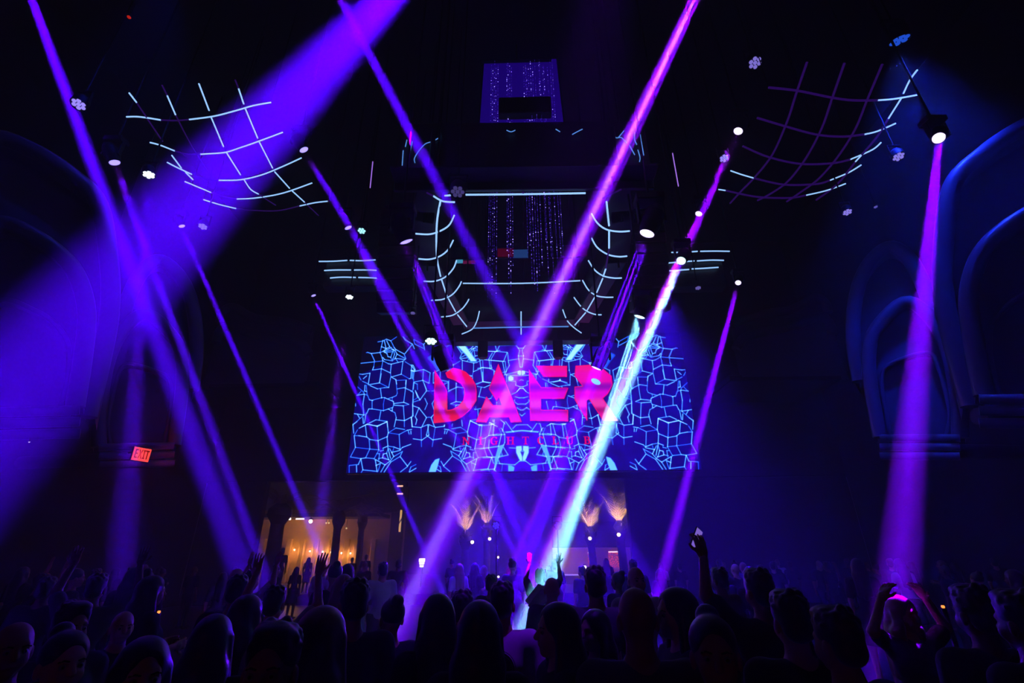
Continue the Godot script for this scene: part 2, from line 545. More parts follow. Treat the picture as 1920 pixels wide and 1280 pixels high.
	for s in spots:
		var t := TextMesh.new()
		t.text = s[0]
		t.font = font
		t.font_size = 64
		t.pixel_size = 0.0068
		t.depth = 0.008
		var p := at(s[1], 826.0 - (s[1] - 985.0) * 0.006, SCREEN_D) - screen.position
		part("letter", t, ink_m, screen, Transform3D(Basis(), Vector3(p.x, p.y, 0.006)))
	for x in [905.5, 1046.0]:
		var a := at(x, 650, 17.8)
		var hang := thing("hanging_bracket", "black bracket hanging over the top edge of the video wall, %s of the two" % ("left" if x < 960 else "right"), "bracket", Vector3(a.x, at(x, 669, 17.8).y, a.z))
		part("strap", box(Vector3(0.4, 0.72, 0.2)), M.black, hang, Transform3D(Basis(), Vector3(0, 0.36, 0)))
		part("foot", lathe([[0.001, -0.06], [0.16, -0.06], [0.19, 0.02], [0.001, 0.02]], 16), M.black, hang)
		part("rod", lathe([[0.03, 0.7], [0.03, CEIL - hang.position.y]], 8), M.black, hang)
	# the stage header in front of the middle of the top edge
	var l := at(846, 646, 18.3)
	var r := at(1108, 644, 18.3)
	var hd := thing("stage_header", "black header beam under the LED ring, above the middle of the video wall", "beam", Vector3((l.x + r.x) / 2, l.y, -18.3))
	var tall := at(960, 606, 18.3).y - l.y
	part("fascia", box(Vector3(r.x - l.x, tall, 0.5)), M.black_paint, hd, Transform3D(Basis(), Vector3(0, tall / 2 + 0.02, 0)))
	for s in [-1.0, 1.0]:
		part("rod", lathe([[0.05, tall], [0.05, CEIL - l.y]], 8), M.black, hd, Transform3D(Basis(), Vector3(s * (r.x - l.x) * 0.45, 0, 0)))
	var wash := AreaLight3D.new()
	wash.name = "screen_light"
	wash.area_size = Vector2(2 * w, sh)
	wash.area_normalize_energy = true
	wash.light_color = Color(0.05, 0.05, 1.0).linear_to_srgb()
	wash.light_energy = 0.5
	wash.area_range = 60
	wash.shadow_enabled = true
	screen.add_child(wash)
	wash.position = Vector3(0, sh / 2, 0.05)
	wash.rotation.y = PI

func paint_letters(img: Image) -> void:
	var k := 0
	for s in letter_shapes():
		var poly := PackedVector2Array()
		for v in s:
			poly.append(to_tex(v[0], v[1]))
		var red := 0.55 if k == 0 else 0.0  # A, E and R stay magenta: tint of crossing beams put into colour
		k += 1
		fill(img, poly, Vector2(6, 9), red, true)
		fill(img, poly, Vector2.ZERO, red, false)
	# the hole of the R
	var hole := PackedVector2Array()
	for i in 14:
		hole.append(to_tex(1117 + cos(TAU * i / 14) * 9.0, 715 + sin(TAU * i / 14) * 5.5 + cos(TAU * i / 14) * 3.0))
	for y in range(int(to_tex(1117, 703).y), int(to_tex(1117, 727).y)):
		for x in range(int(to_tex(1103, 715).x), int(to_tex(1131, 715).x)):
			if Geometry2D.is_point_in_polygon(Vector2(x, y), hole):
				img.set_pixel(x, y, Color(0.45, 0.8, 1.0))

func fill(img: Image, poly: PackedVector2Array, shift: Vector2, red: float, shadow: bool) -> void:
	var lo := poly[0]
	var hi := poly[0]
	for p in poly:
		lo = lo.min(p)
		hi = hi.max(p)
	var y_top: float = to_tex(985, 683).y
	var y_bot: float = to_tex(985, 791).y
	for y in range(int(lo.y), int(hi.y) + 1):
		for x in range(int(lo.x), int(hi.x) + 1):
			var p := Vector2(x + 0.5, y + 0.5)
			if not Geometry2D.is_point_in_polygon(p, poly):
				continue
			var q := Vector2i(p + shift)
			if shadow:
				for s in 4:
					img.set_pixelv(Vector2i(p + shift * (s / 3.0)).clamp(Vector2i.ZERO, Vector2i(tex_w - 1, tex_h - 1)), Color(0.10, 0.0, 0.45))
				continue
			var t := (y - y_top) / (y_bot - y_top)
			var c := Color(1.0, 0.07, 0.6)
			for stop in [[0.18, Color(0.98, 0.0, 0.75)], [0.42, Color(0.52, 0.0, 0.72)], [0.52, Color(0.92, 0.0, 0.88)], [0.68, Color(0.98, 0.22, 0.75)], [0.84, Color(0.6, 0.0, 0.42)], [0.9, Color(0.95, 0.05, 0.68)], [1.0, Color(0.98, 0.15, 0.68)]]:
				c = c.lerp(stop[1], smoothstep(stop[0] - 0.12, stop[0], t))
			c.b *= 1.0 - red * (0.5 + 0.5 * sin(t * 9.0))
			var e := 1e9
			for i in poly.size():
				e = minf(e, p.distance_to(Geometry2D.get_closest_point_to_segment(p, poly[i], poly[(i + 1) % poly.size()])))
				if e < 1.0:
					break
			if e < 4.0:
				c = c.lerp(Color(1.0, 0.04, 0.42), 0.75)
			c = Color(c.r * 0.88, c.g * 0.88, c.b * 0.88)
			img.set_pixelv(q, c)

# ---------------------------------------------------------------- LED ring, canopies, bars
func strip(pts: Array, h0: float, h1: float, m: Material, parent: Node3D, r := 0.022) -> void:
	# a LED strip through photographed points, rising from height h0 to h1 along its length
	var line := []
	var n := pts.size() / 2
	for i in n:
		var t := float(i) / maxi(n - 1, 1)
		line.append(at_height(pts[2 * i], pts[2 * i + 1], lerpf(h0, h1, t * t)) - parent.position)
	part("led_strip", tube(curve(line), r, 6), m, parent)

func strip_at(pts: Array, d: float, m: Material, parent: Node3D, r := 0.022) -> void:
	var line := []
	for i in pts.size() / 2:
		line.append(at(pts[2 * i], pts[2 * i + 1], d) - parent.position)
	part("led_strip", tube(curve(line), r, 6), m, parent)

func led_ring() -> void:
	var H := 9.8
	var ring := thing("led_ring", "dark octagonal ring hung over the dance floor, traced with white-blue LED strips", "light ring", Vector3(0, H, -12.5))
	for s in [[833,367,845,366], [873,365,980,364,1098,362]]:
		strip(s, H, H, M.led, ring)
	strip([812,367,830,377,853,379], H, H, M.led, ring)
	strip([800,361,812,367], H, H, M.led_off_glow, ring)
	strip([1165,355,1148,363,1130,372], H, H, M.led_off_glow, ring)
	for s in [[826,376,819,420,819,480,826,518], [828,524,838,555], [841,560,854,584], [858,590,875,612], [1137,378,1142,423], [1142,433,1142,465], [1136,503,1131,518], [1130,522,1119,548], [1117,554,1100,583], [1098,586,1078,609]]:
		strip(s, H, H, M.led, ring, 0.024)
	strip([1142,465,1138,490,1136,503], H, H, M.led_off_glow, ring)
	for s in [[779,438,805,439,825,433,842,422,852,403], [784,485,805,486,825,480,840,468,850,450], [794,527,815,527,835,519,850,503,856,488], [808,563,830,561,848,552,860,538,865,528], [827,594,848,591,865,580,875,568,879,561], [866,626,885,617,894,602,899,583],
			[1181,433,1160,434,1137,430,1120,418,1109,400], [1176,480,1160,481,1140,477,1120,464,1109,446], [1166,521,1150,521,1131,517,1115,506,1103,488], [1150,557,1135,557,1118,554,1103,543,1092,525], [1128,590,1115,589,1100,583,1088,573,1076,557], [1090,624,1075,613,1063,600,1055,580]]:
		strip(s, H - 0.05, H + 0.7, M.led, ring)
	strip([888,615,980,613,1066,612], H, H, M.led_soft, ring, 0.024)
	strip([977,584,977,627], H + 0.4, H - 0.1, M.led, ring)
	strip_at([868,531,980,531,1088,526], 15.6, M.led, ring, 0.024)
	strip([981,345,981,364], H + 0.3, H, M.led_off_glow, ring, 0.03)
	# small strips on the upper tier
	for s in [[763,262,760,275], [773,265,768,287], [756,282,754,312], [825,247,824,257,810,265,797,270,785,283,777,297,778,305], [1150,250,1155,258,1165,258,1175,268], [1170,245,1160,257], [1190,248,1190,262,1194,271], [1200,252,1207,291], [1180,272,1190,290], [1196,281,1200,295,1199,303], [950,244,958,247,966,244], [1042,242,1050,247], [1073,252,1082,247,1092,242], [699,303,694,352], [1261,287,1272,349]]:
		strip_at(s, 8.85, M.led_pink if s[0] < 700 or s[0] > 1250 else M.led_soft, ring, 0.012)
	# the body: fascia panels and soffits along the octagon
	var oct := []
	for p in [[835, 367], [817, 425], [822, 505], [878, 614], [1077, 610], [1139, 500], [1144, 424], [1130, 364]]:
		oct.append(at_height(p[0], p[1], H))
	var mid := Vector3.ZERO
	for p in oct:
		mid += p / 8.0
	for i in 8:
		var a: Vector3 = oct[i]
		var b: Vector3 = oct[(i + 1) % 8]
		var c := (a + b) / 2.0
		var along := (b - a).normalized()
		var out := along.cross(Vector3.UP)
		if out.dot(c - mid) < 0:
			out = -out
		var near := i == 7
		var far := i == 3
		var tall := 2.2 if near else 1.5
		var span := a.distance_to(b) + 0.5 if not near else 6.2
		var bs := Basis(along, Vector3.UP, along.cross(Vector3.UP))
		part("fascia_panel", box(Vector3(span, tall, 0.1)), M.gloss if far else M.black_paint, ring, Transform3D(bs, c + out * (0.1 if near else 0.42) + Vector3(0, tall / 2 + 0.26 * (0.0 if near else 1.0) + 0.05, 0) - ring.position))
		part("soffit", box(Vector3(span, 0.08, 0.62)), M.black_paint, ring, Transform3D(bs, c + out * 0.34 + Vector3(0, 0.3, 0) - ring.position))
		part("hanger", lathe([[0.03, 0.0], [0.03, CEIL - H]], 8), M.black, ring, Transform3D(Basis(), a + (a - mid).normalized() * 0.35 - ring.position))
	# the strands that hang through the ring
	var ch := thing("strand_chandelier", "chandelier of sparkling violet strands falling through the LED ring", "chandelier", Vector3(0, at(980, 114, 11.6).y, -11.6))
	var c_top := ch.position.y
	part("drop_rod", lathe([[0.04, 0.0], [0.04, CEIL - c_top]], 8), M.black, ch)
	part("ceiling_plate", box(Vector3(2.5, 0.04, 0.12)), M.black, ch, Transform3D(Basis(), Vector3(0, 0.0, 0)))
	var spark := [glow(Color(0.30, 0.22, 1.0), 3.0), glow(Color(0.10, 0.03, 1.0), 1.3)]
	var thread := glow(Color(0.05, 0.01, 0.6), 0.16)
	var bead := SphereMesh.new()
	bead.radius = 0.012
	bead.height = 0.024
	bead.radial_segments = 6
	bead.rings = 3
	var cols := [[914, 565], [918, 540], [922, 560], [926, 500], [930, 572], [951, 470], [954, 545], [958, 552], [962, 505], [990, 480], [994, 460], [998, 530], [1003, 548], [1008, 545], [1012, 520], [1017, 500], [1024, 455], [1030, 550], [1034, 480], [1040, 552], [1046, 500], [1052, 480], [1056, 470]]
	for c in cols:
		var p := at(c[0], c[1], 11.6 + rng.randf_range(-0.15, 0.15))
		var lx := p.x
		var len := c_top - p.y - 0.1
		var s := part("strand", lathe([[0.004, 0.0], [0.004, -len]], 5), thread, ch, Transform3D(Basis(), Vector3(lx, -0.1, p.z + 11.6)))
		var st := SurfaceTool.new()
		var st2 := SurfaceTool.new()
		st.begin(Mesh.PRIMITIVE_TRIANGLES)
		st2.begin(Mesh.PRIMITIVE_TRIANGLES)
		var y := -rng.randf() * 0.2
		while y > -len:
			var k := rng.randf()
			if k < 0.2:
				st.append_from(bead, 0, Transform3D(Basis().scaled(Vector3.ONE * rng.randf_range(0.5, 1.3)), Vector3(0, y, 0)))
			else:
				st2.append_from(bead, 0, Transform3D(Basis().scaled(Vector3.ONE * rng.randf_range(0.4, 0.9)), Vector3(0, y, 0)))
			y -= rng.randf_range(0.03, 0.16)
		part("bright_beads", st.commit(), spark[0], s).set_meta("kind", "stuff")
		part("beads", st2.commit(), spark[1], s).set_meta("kind", "stuff")
	# the panel behind their upper ends: its glow stands in for reflected violet light
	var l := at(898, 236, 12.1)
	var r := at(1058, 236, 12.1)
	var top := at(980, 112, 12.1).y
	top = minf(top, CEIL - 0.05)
	var gp := thing("reflection_panel", "panel near the ceiling behind the hanging strands, given a dim violet glow for reflected light", "panel", Vector3((l.x + r.x) / 2, l.y, -12.1))
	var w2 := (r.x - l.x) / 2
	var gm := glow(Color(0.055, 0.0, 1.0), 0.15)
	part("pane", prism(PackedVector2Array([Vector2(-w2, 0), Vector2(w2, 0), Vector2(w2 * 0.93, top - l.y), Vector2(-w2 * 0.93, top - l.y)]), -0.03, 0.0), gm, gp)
	for s in [-1.0, 1.0]:
		part("frame", tube(PackedVector3Array([Vector3(s * w2, 0, 0.02), Vector3(s * w2 * 0.93, top - l.y, 0.02)]), 0.03, 6), M.black, gp)
	part("frame", tube(PackedVector3Array([Vector3(-w2, 0, 0.02), Vector3(w2, 0, 0.02)]), 0.03, 6), M.black, gp)
	part("winch_box", box(Vector3(1.75, 0.75, 0.3)), M.black, gp, Transform3D(Basis(), Vector3(0.12, 0.1, 0.6)))

func canopies() -> void:
	var h := 12.4
	var lc := thing("led_canopy", "curved LED grid canopy hanging at upper left, mostly lit white-blue", "canopy", at_height(420, 280, h))
	for s in [[237,219,262,219,302,225], [355,224,400,218,440,208,475,198,508,192], [281,267,300,272,328,283], [376,289,420,286,450,277,490,263,530,248], [313,304,330,313,360,327], [409,338,450,337,490,328,530,312,565,296], [346,340,370,350,396,361], [444,373,480,371,530,362,585,343], [381,374,410,383,443,391], [562,386,590,380,615,377],
			[242,174,256,192], [322,291,340,315], [348,323,362,337], [313,178,329,215], [373,157,392,207], [396,220,419,275], [424,285,451,328], [457,336,470,355,485,364], [447,165,457,195], [460,204,483,259], [486,266,511,315], [515,322,543,353], [548,358,571,379]]:
		strip(s, h, h, M.led, lc, 0.02)
	for s in [[302,225,330,226,355,224], [328,283,352,289,376,289], [360,327,385,335,409,338], [396,361,420,369,444,373], [443,391,470,394,520,395,562,386], [256,192,280,228,305,265], [304,160,313,178], [329,215,360,275,390,322], [485,364,500,374,517,385], [441,150,447,165], [571,379,597,404], [615,377,620,376]]:
		strip(s, h, h, M.led_off_glow, lc, 0.02)
	var rc := thing("led_canopy", "curved LED grid canopy hanging at upper right, mostly dark violet", "canopy", at_height(1540, 250, h))
	for s in [[1645,188,1680,185,1725,177], [1620,252,1645,246,1680,231], [1594,299,1635,281,1652,267], [1370,320,1390,327,1414,334], [1556,338,1590,324,1615,309], [1347,355,1360,357], [1511,366,1550,357,1586,344], [1720,131,1706,150,1694,175], [1690,184,1666,222], [1616,290,1604,303]]:
		strip(s, h, h, M.led, rc, 0.02)
	for s in [[1441,164,1495,170,1560,183,1600,188,1645,188], [1420,221,1470,236,1530,252,1580,256,1620,252], [1393,274,1440,294,1500,307,1560,306,1594,299], [1414,334,1470,346,1530,345,1556,338], [1360,357,1420,369,1480,371,1511,366], [1513,117,1493,175,1475,230,1448,290,1417,330,1390,358,1369,381], [1583,119,1560,185,1540,242,1510,298,1477,340,1445,363,1420,376], [1654,121,1626,187,1603,243,1570,295,1535,335,1503,359,1475,378], [1666,222,1652,245,1640,262,1616,290], [1604,303,1570,345,1530,375]]:
		strip(s, h, h, M.led_off_glow, rc, 0.03)
	# both nets hang on thin rods
	for e in [[lc, [[237,219], [508,192], [381,374], [615,377], [420,285]]], [rc, [[1441,164], [1725,177], [1347,355], [1586,344], [1530,250]]]]:
		for p in e[1]:
			var q := at_height(p[0], p[1], h)
			part("hanger", lathe([[0.012, 0.02], [0.012, CEIL - h]], 6), M.black, e[0], Transform3D(Basis(), q - e[0].position))

func side_bars() -> void:
	var sets := [
		["left", [[598,490,625,489.6,651,488], [656,488,680,488.5,704,487], [608,507,630,506,658,506], [662,506,690,506,710,507], [619,521,640,519.5,667,520], [672,520,695,520.5,716,522]]],
		["right", [[1259,473,1280,473,1308,471], [1313,471,1340,470.6,1368,471], [1252,493,1280,490.6,1302,489], [1307,489,1335,487.5,1357,488], [1246,508,1270,506.5,1292,505], [1297,504,1320,502.8,1347,501]]]]
	for s in sets:
		var a := at(660 if s[0] == "left" else 1306, 520, 15.0)
		var bar := thing("led_bars", "three stacked white LED lines under a dark ledge, %s of the video wall" % s[0], "light", a)
		for line in s[1]:
			strip_at(line, 15.0, M.led, bar, 0.024)
		part("ledge", box(Vector3(2.2, 1.1, 0.5)), M.black_paint, bar, Transform3D(Basis(), Vector3(0, 0.25, -0.35)))
		part("hanger", lathe([[0.04, 0.5], [0.04, CEIL - a.y]], 8), M.black, bar, Transform3D(Basis(), Vector3(0, 0, -0.35)))

# ---------------------------------------------------------------- lamps
func aim(p: Vector3, q: Vector3) -> Basis:
	# a basis whose -z runs from p to q
	return Basis.looking_at(q - p, Vector3(0.13, 0.07, 0.99))

func moving_head(label: String, x0: float, y0: float, d0: float, x1: float, y1: float, d1: float, r: float, angle: float, energy: float, color: Color, face := Color(0.75, 0.62, 1.0), soft := 0.5) -> void:
	var p := at(x0, y0, d0)
	var q := at(x1, y1, d1)
	var o := thing("moving_head", label, "stage light", p, "beam moving heads")
	var b := aim(p, q)
	var f := -b.z
	var turn := Basis(b.x, -b.z, b.y)  # y along the beam
	part("head", lathe([[0.001, -r * 4.6], [r * 1.0, -r * 4.6], [r * 1.45, -r * 3.6], [r * 1.5, -r * 1.6], [r * 1.3, -r * 0.6], [r * 1.22, 0.0], [r * 1.06, 0.0], [r * 1.04, -r * 0.35], [0.001, -r * 0.4]], 20), M.black, o, Transform3D(turn, Vector3.ZERO))
	var lens := part("lens", lathe([[0.001, -r * 0.3], [r * 1.03, -r * 0.3], [r * 1.03, -r * 0.02], [r * 0.7, r * 0.1], [0.001, r * 0.14]], 20), glow(face, 2.2), o, Transform3D(turn, Vector3.ZERO))
	lens.name = "lens"
	var pivot := -f * r * 2.4
	for s in [-1.0, 1.0]:
		part("yoke_arm", box(Vector3(r * 0.35, r * 3.6, r * 0.9)), M.black, o, Transform3D(Basis(), pivot + Vector3(s * r * 1.85, r * 1.3, 0)))
	part("base", box(Vector3(r * 4.2, r * 1.3, r * 2.6)), M.black, o, Transform3D(Basis(), pivot + Vector3(0, r * 3.6, 0)))
	part("hanger", lathe([[0.025, 0.0], [0.025, CEIL - p.y - pivot.y - r * 4.0]], 8), M.black, o, Transform3D(Basis(), pivot + Vector3(0, r * 4.1, 0)))
	# the light engine: five emitters behind the lens, so that the beam leaves at the width of the lens
	var n := 5 if soft < 0.9 else 1
	for k in n:
		var s := SpotLight3D.new()
		s.name = "beam_light"
		o.add_child(s, true)
		s.basis = b
		s.position = f * r * 0.02
		if k > 0:
			s.position += (b.x * cos(TAU * k / 4.0) + b.y * sin(TAU * k / 4.0)) * r * 0.58
		s.light_size = 0.016 if n > 1 else 0.05
		s.spot_angle = angle
		s.spot_angle_attenuation = soft
		s.spot_attenuation = 2.0
		s.spot_range = 60.0
		s.light_energy = energy / n
		s.light_color = color
		s.shadow_enabled = true

func par_can(label: String, x: float, y: float, d: float, r: float, tone: Color, bright: float, toward := Vector3.ZERO, angle := 0.0, energy := 0.0, color := Color.WHITE) -> void:
	var p := at(x, y, d)
	var o := thing("par_can", label, "stage light", p, "LED par cans")
	if toward == Vector3.ZERO:
		toward = p + Vector3(-p.x * 0.06, -6.0, 1.4)
	var b := aim(p, toward)
	var f := -b.z
	var turn := Basis(b.x, -b.z, b.y)
	part("can", lathe([[0.001, -r * 2.0], [r * 0.8, -r * 2.0], [r * 1.15, -r * 1.3], [r * 1.15, 0.03 * r], [r * 1.06, 0.03 * r], [r * 1.06, -r * 0.25], [0.001, -r * 0.25]], 18), M.black, o, Transform3D(turn, Vector3.ZERO))
	var lit := glow(tone, bright)
	for k in 7:
		var off := Vector3.ZERO if k == 0 else Vector3(cos(TAU * k / 6), 0, sin(TAU * k / 6)) * r * 0.68
		part("led", lathe([[0.001, -r * 0.12], [r * 0.31, -r * 0.12], [r * 0.31, 0.0], [r * 0.2, r * 0.08], [0.001, r * 0.1]], 10), lit, o, Transform3D(turn, turn * off))
	for s in [-1.0, 1.0]:
		part("yoke_arm", box(Vector3(r * 0.12, r * 2.6, r * 0.4)), M.black, o, Transform3D(Basis(), -f * r + Vector3(s * r * 1.3, r * 0.9, 0)))
	part("yoke_bar", box(Vector3(r * 2.8, r * 0.15, r * 0.4)), M.black, o, Transform3D(Basis(), -f * r + Vector3(0, r * 2.2, 0)))
	if p.y > 4.5:
		part("hanger", lathe([[0.02, 0.0], [0.02, CEIL - p.y - r * 2.2 + f.y * r]], 8), M.black, o, Transform3D(Basis(), -f * r + Vector3(0, r * 2.2, 0)))
	else:
		# low lamps stand on the floor
		part("stand_pole", lathe([[0.025, 0.06 - p.y], [0.025, -r * 1.2]], 8), M.black, o, Transform3D(Basis(), -f * r))
		part("stand_foot", lathe([[0.001, 0.0], [0.25, 0.0], [0.24, 0.06], [0.001, 0.07]], 16), M.black, o, Transform3D(Basis(), Vector3(-f.x * r, -p.y, -f.z * r)))
	if energy > 0.0:
		var s := SpotLight3D.new()
		s.name = "par_light"
		o.add_child(s)
		s.basis = b
		s.position = f * r * 0.02
		s.light_size = r * 0.9
		s.spot_angle = angle
		s.spot_angle_attenuation = 0.8
		s.spot_attenuation = 2.0
		s.spot_range = 60.0
		s.light_energy = energy
		s.light_color = color
		s.shadow_enabled = true

func fixtures() -> void:
	var K := 150000.0
	var V := Color(0.32, 0.25, 1.0)
	var W := Color(0.7, 0.85, 1.0)
	# left side, from the outer edge inwards
	moving_head("beam light out of frame above the far left violet beam", 25, -95, 8.0, 462, 1092, 10.5, 0.13, 0.75, K * 1.0, M.beam_purple)
	moving_head("small beam light at far left, beside a bright round par lamp", 215, 305, 9.5, 492, 1065, 13.0, 0.12, 0.6, K * 0.9, M.beam_purple, V)
	moving_head("small beam light below the left canopy, above the narrow beam to the terrace wall", 341, 424, 13.5, 622, 1085, 17.0, 0.095, 0.55, K * 1.1, M.beam_purple, V)
	moving_head("beam light at the right corner of the left LED canopy", 570, 281, 9.0, 1034, 1060, 13.0, 0.105, 0.65, K * 1.0, M.beam_purple, V)
	moving_head("beam light above the left LED bars, beside a cyan par lamp", 653, 427, 11.5, 980, 1062, 14.5, 0.1, 0.65, K * 1.1, M.beam_purple, V)
	moving_head("large beam light with tilted pale lens left of the LED ring", 762, 453, 8.0, 996, 1062, 11.0, 0.125, 0.8, K * 1.0, M.beam_purple, V)
	moving_head("smallest beam light under the left LED bars", 588, 554, 16.5, 806, 1055, 18.5, 0.085, 0.5, K * 1.5, M.beam_purple, V)
	moving_head("beam light out of frame above the violet beam crossing the LED ring", 605, -66, 6.3, 1030, 745, 10.0, 0.13, 0.85, K * 0.7, M.beam_purple)
	moving_head("wash light out of frame whose broad soft beam sweeps to the lower left", 935, -225, 5.6, -150, 930, 4.6, 0.2, 3.3, K * 0.33, M.beam_purple, V, 1.0)
	moving_head("dark moving head hanging in front of the letter D", 838, 693, 11.0, 962, 1040, 12.5, 0.135, 0.8, K * 0.16, M.beam_violet, Color(0.02, 0.01, 0.1))
	# right side
	moving_head("beam light out of frame above the brightest magenta beam at upper right", 1338, -78, 6.2, 865, 925, 10.5, 0.15, 1.25, K * 1.15, M.beam_violet)
	moving_head("beam light out of frame beside the brightest magenta beam, thin pale core", 1331, -62, 5.5, 1130, 360, 6.8, 0.05, 0.55, K * 0.5, Color(0.4, 0.3, 1.0).linear_to_srgb())
	moving_head("beam light with round white lens at the left tip of the right LED canopy", 1384, 246, 9.5, 1024, 1060, 9.5, 0.11, 0.6, K * 1.5, M.beam_violet)
	moving_head("white-lensed beam light hanging between the right canopy and right LED bars", 1310, 401, 12.0, 1010, 1066, 11.5, 0.1, 0.6, K * 1.1, M.beam_magenta)
	moving_head("large beam light with big white lens right of the LED ring", 1213, 438, 8.0, 985, 1060, 9.0, 0.14, 0.8, K * 1.2, M.beam_purple)
	moving_head("beam light with the upper brilliant cyan beam, below the right LED bars", 1277, 489, 8.6, 1008, 1112, 6.0, 0.09, 0.55, K * 1.15, M.beam_cyan, Color(0.6, 1.0, 1.0))
	moving_head("beam light with white lens and short cyan beam, right of the line array", 1199, 594, 9.5, 1098, 905, 10.5, 0.11, 0.7, K * 1.5, M.beam_cyan, Color(0.6, 1.0, 1.0))
	moving_head("small beam light by itself right of the LED bars with thin magenta beam", 1384, 530, 13.5, 1243, 1072, 9.5, 0.085, 0.5, K * 1.1, M.beam_violet)
	moving_head("beam light alone at far right, white lens, magenta beam falling on the crowd", 1760, 259, 7.6, 1680, 1124, 4.0, 0.105, 0.55, K * 0.7, M.beam_violet)
	moving_head("dark moving head hanging in front of the letter R", 1118, 690, 11.0, 950, 1085, 12.5, 0.12, 0.5, K * 0.6, M.beam_magenta, Color(0.6, 0.8, 1.0))
	# par cans
	var blue: Color = M.blue
	par_can("pale par lamp with seven LEDs beside the far left beam", 147, 196, 8.0, 0.15, V, 1.3)
	par_can("brightest white par lamp at left with a faint beam straight down", 279, 328, 9.0, 0.13, W, 3.0, at(250, 760, 9.0), 1.6, K * 0.25, M.beam_purple)
	par_can("dim violet par lamp right of the beam below the left canopy", 380, 425, 11.0, 0.12, V, 0.8)
	par_can("cyan par lamp above the left LED bars", 678, 433, 11.5, 0.115, Color(0.35, 0.85, 1.0), 1.6)
	par_can("bright white par lamp under the left LED bars", 655, 557, 14.0, 0.125, W, 3.0, at(606, 930, 13.0), 1.5, K * 0.3, M.beam_purple)
	par_can("large dark violet par lamp on the near left corner of the LED ring", 858, 360, 8.4, 0.155, V, 0.16)
	par_can("white par lamp in front of the video wall's upper left part", 808, 640, 9.4, 0.125, Color(0.55, 0.9, 1.0), 2.2)
	par_can("violet par lamp high at the right, left of the right canopy", 1416, 118, 8.5, 0.16, V, 0.7)
	par_can("pale par lamp on the beam under the right canopy's left tip", 1358, 297, 10.0, 0.12, V, 1.2)
	par_can("violet par lamp left of the far right beam", 1685, 294, 9.5, 0.13, V, 0.9)
	par_can("violet par lamp below the right canopy", 1589, 398, 11.5, 0.12, V, 0.9)
	par_can("small dim par lamp right of the right LED bars", 1309, 540, 13.5, 0.09, V, 0.45)
	par_can("tiny dim par lamp beside the violet cloud at far right", 1642, 388, 14.0, 0.06, V, 0.5)
	par_can("dim par lamp left of the left line array", 726, 441, 13.0, 0.08, V, 0.25)
	par_can("dim par lamp at the foot of the left line array", 774, 587, 11.4, 0.065, V, 0.4)
	# blue lamp that washes the boxes on the right
	par_can("blurred blue par lamp at the top right corner", 1687, 76, 8.4, 0.22, Color(0.02, 0.12, 1.0), 0.7, at(1800, 560, 10.5), 34.0, 230.0, blue)
	par_can("blue wash lamp out of frame over the left boxes", 330, -60, 7.0, 0.2, Color(0.02, 0.12, 1.0), 0.7, at(110, 640, 11.0), 30.0, 12.0, blue)
	par_can("blue wash lamp behind the right line array lighting the haze", 1236, 520, 16.0, 0.16, Color(0.1, 0.1, 1.0), 1.0, at(1310, 900, 12.0), 20.0, 1300.0, Color(0.03, 0.0, 1.0).linear_to_srgb())
	par_can("added blue wash lamp over the stage just below the far side of the LED ring", 985, 600, 17.5, 0.16, Color(0.1, 0.1, 1.0), 1.0, Vector3(0, 0.0, -12.5), 17.0, 4200.0, Color(0.04, 0.0, 1.0).linear_to_srgb())  # added to make the blue glow in the haze beneath it
	par_can("added low blue fill lamp left of the middle, under the video wall", 930, 985, 18.5, 0.13, Color(0.1, 0.05, 1.0), 0.6, Vector3(-2.5, 0.6, -6.0), 14.0, 240.0, Color(0.05, 0.0, 1.0).linear_to_srgb())  # added lamp, for haze glow low in the middle and crowd rims
	par_can("added low blue fill lamp right of the middle, under the video wall", 1046, 985, 18.5, 0.13, Color(0.1, 0.05, 1.0), 0.6, Vector3(2.5, 0.6, -6.0), 14.0, 240.0, Color(0.05, 0.0, 1.0).linear_to_srgb())  # its added twin on the right, same purpose
	par_can("violet wash lamp out of frame over the near rows", 1180, -330, 3.2, 0.16, V, 0.8, at(955, 1150, 4.2), 7.0, 130.0, M.beam_violet)
	# small lights high on the ceiling and walls
	for e in [[242, 32, 9.8, 0.06, Color(1.0, 0.03, 0.01), 0.5, "tiny red indicator lamp near the ceiling at top left"], [55, 828, 13.0, 0.025, Color(0.7, 0.75, 1.0), 1.0, "tiny white indicator lamp on the far left box"]]:
		var p := at(e[0], e[1], e[2])
		var o := thing("indicator_lamp", e[6], "lamp", p)
		part("lamp_dome", lathe([[0.001, -e[3]], [e[3] * 0.8, -e[3] * 0.5], [e[3], 0.0], [0.001, 0.0]], 10), glow(e[4], e[5]), o)
		part("rod", lathe([[0.012, 0.0], [0.012, CEIL - p.y]], 6), M.black, o)
	var tk := at(930, 482, 17.0)
	var ticker := thing("led_ticker", "low strip of red and blue display panels seen through the LED ring", "display", tk)
	for e in [[933, 963, 466, 481, Color(0.5, 0.0, 0.05), 0.12], [963, 990, 468, 483, Color(0.05, 0.2, 0.8), 0.22], [855, 868, 487, 493, Color(0.1, 0.6, 1.0), 0.5], [868, 892, 489, 494, Color(0.6, 0.02, 0.25), 0.2], [1072, 1100, 466, 480, Color(0.4, 0.0, 0.08), 0.08]]:
		var a := at(e[0], e[3], 17.0)
		var c := at(e[1], e[2], 17.0)
		part("display_panel", box(Vector3(c.x - a.x, c.y - a.y, 0.06)), glow(e[4], e[5]), ticker, Transform3D(Basis(), (a + c) / 2 - tk))
	part("back_rail", box(Vector3(6.0, 0.1, 0.08)), M.black, ticker, Transform3D(Basis(), Vector3(0.9, 0, -0.08)))
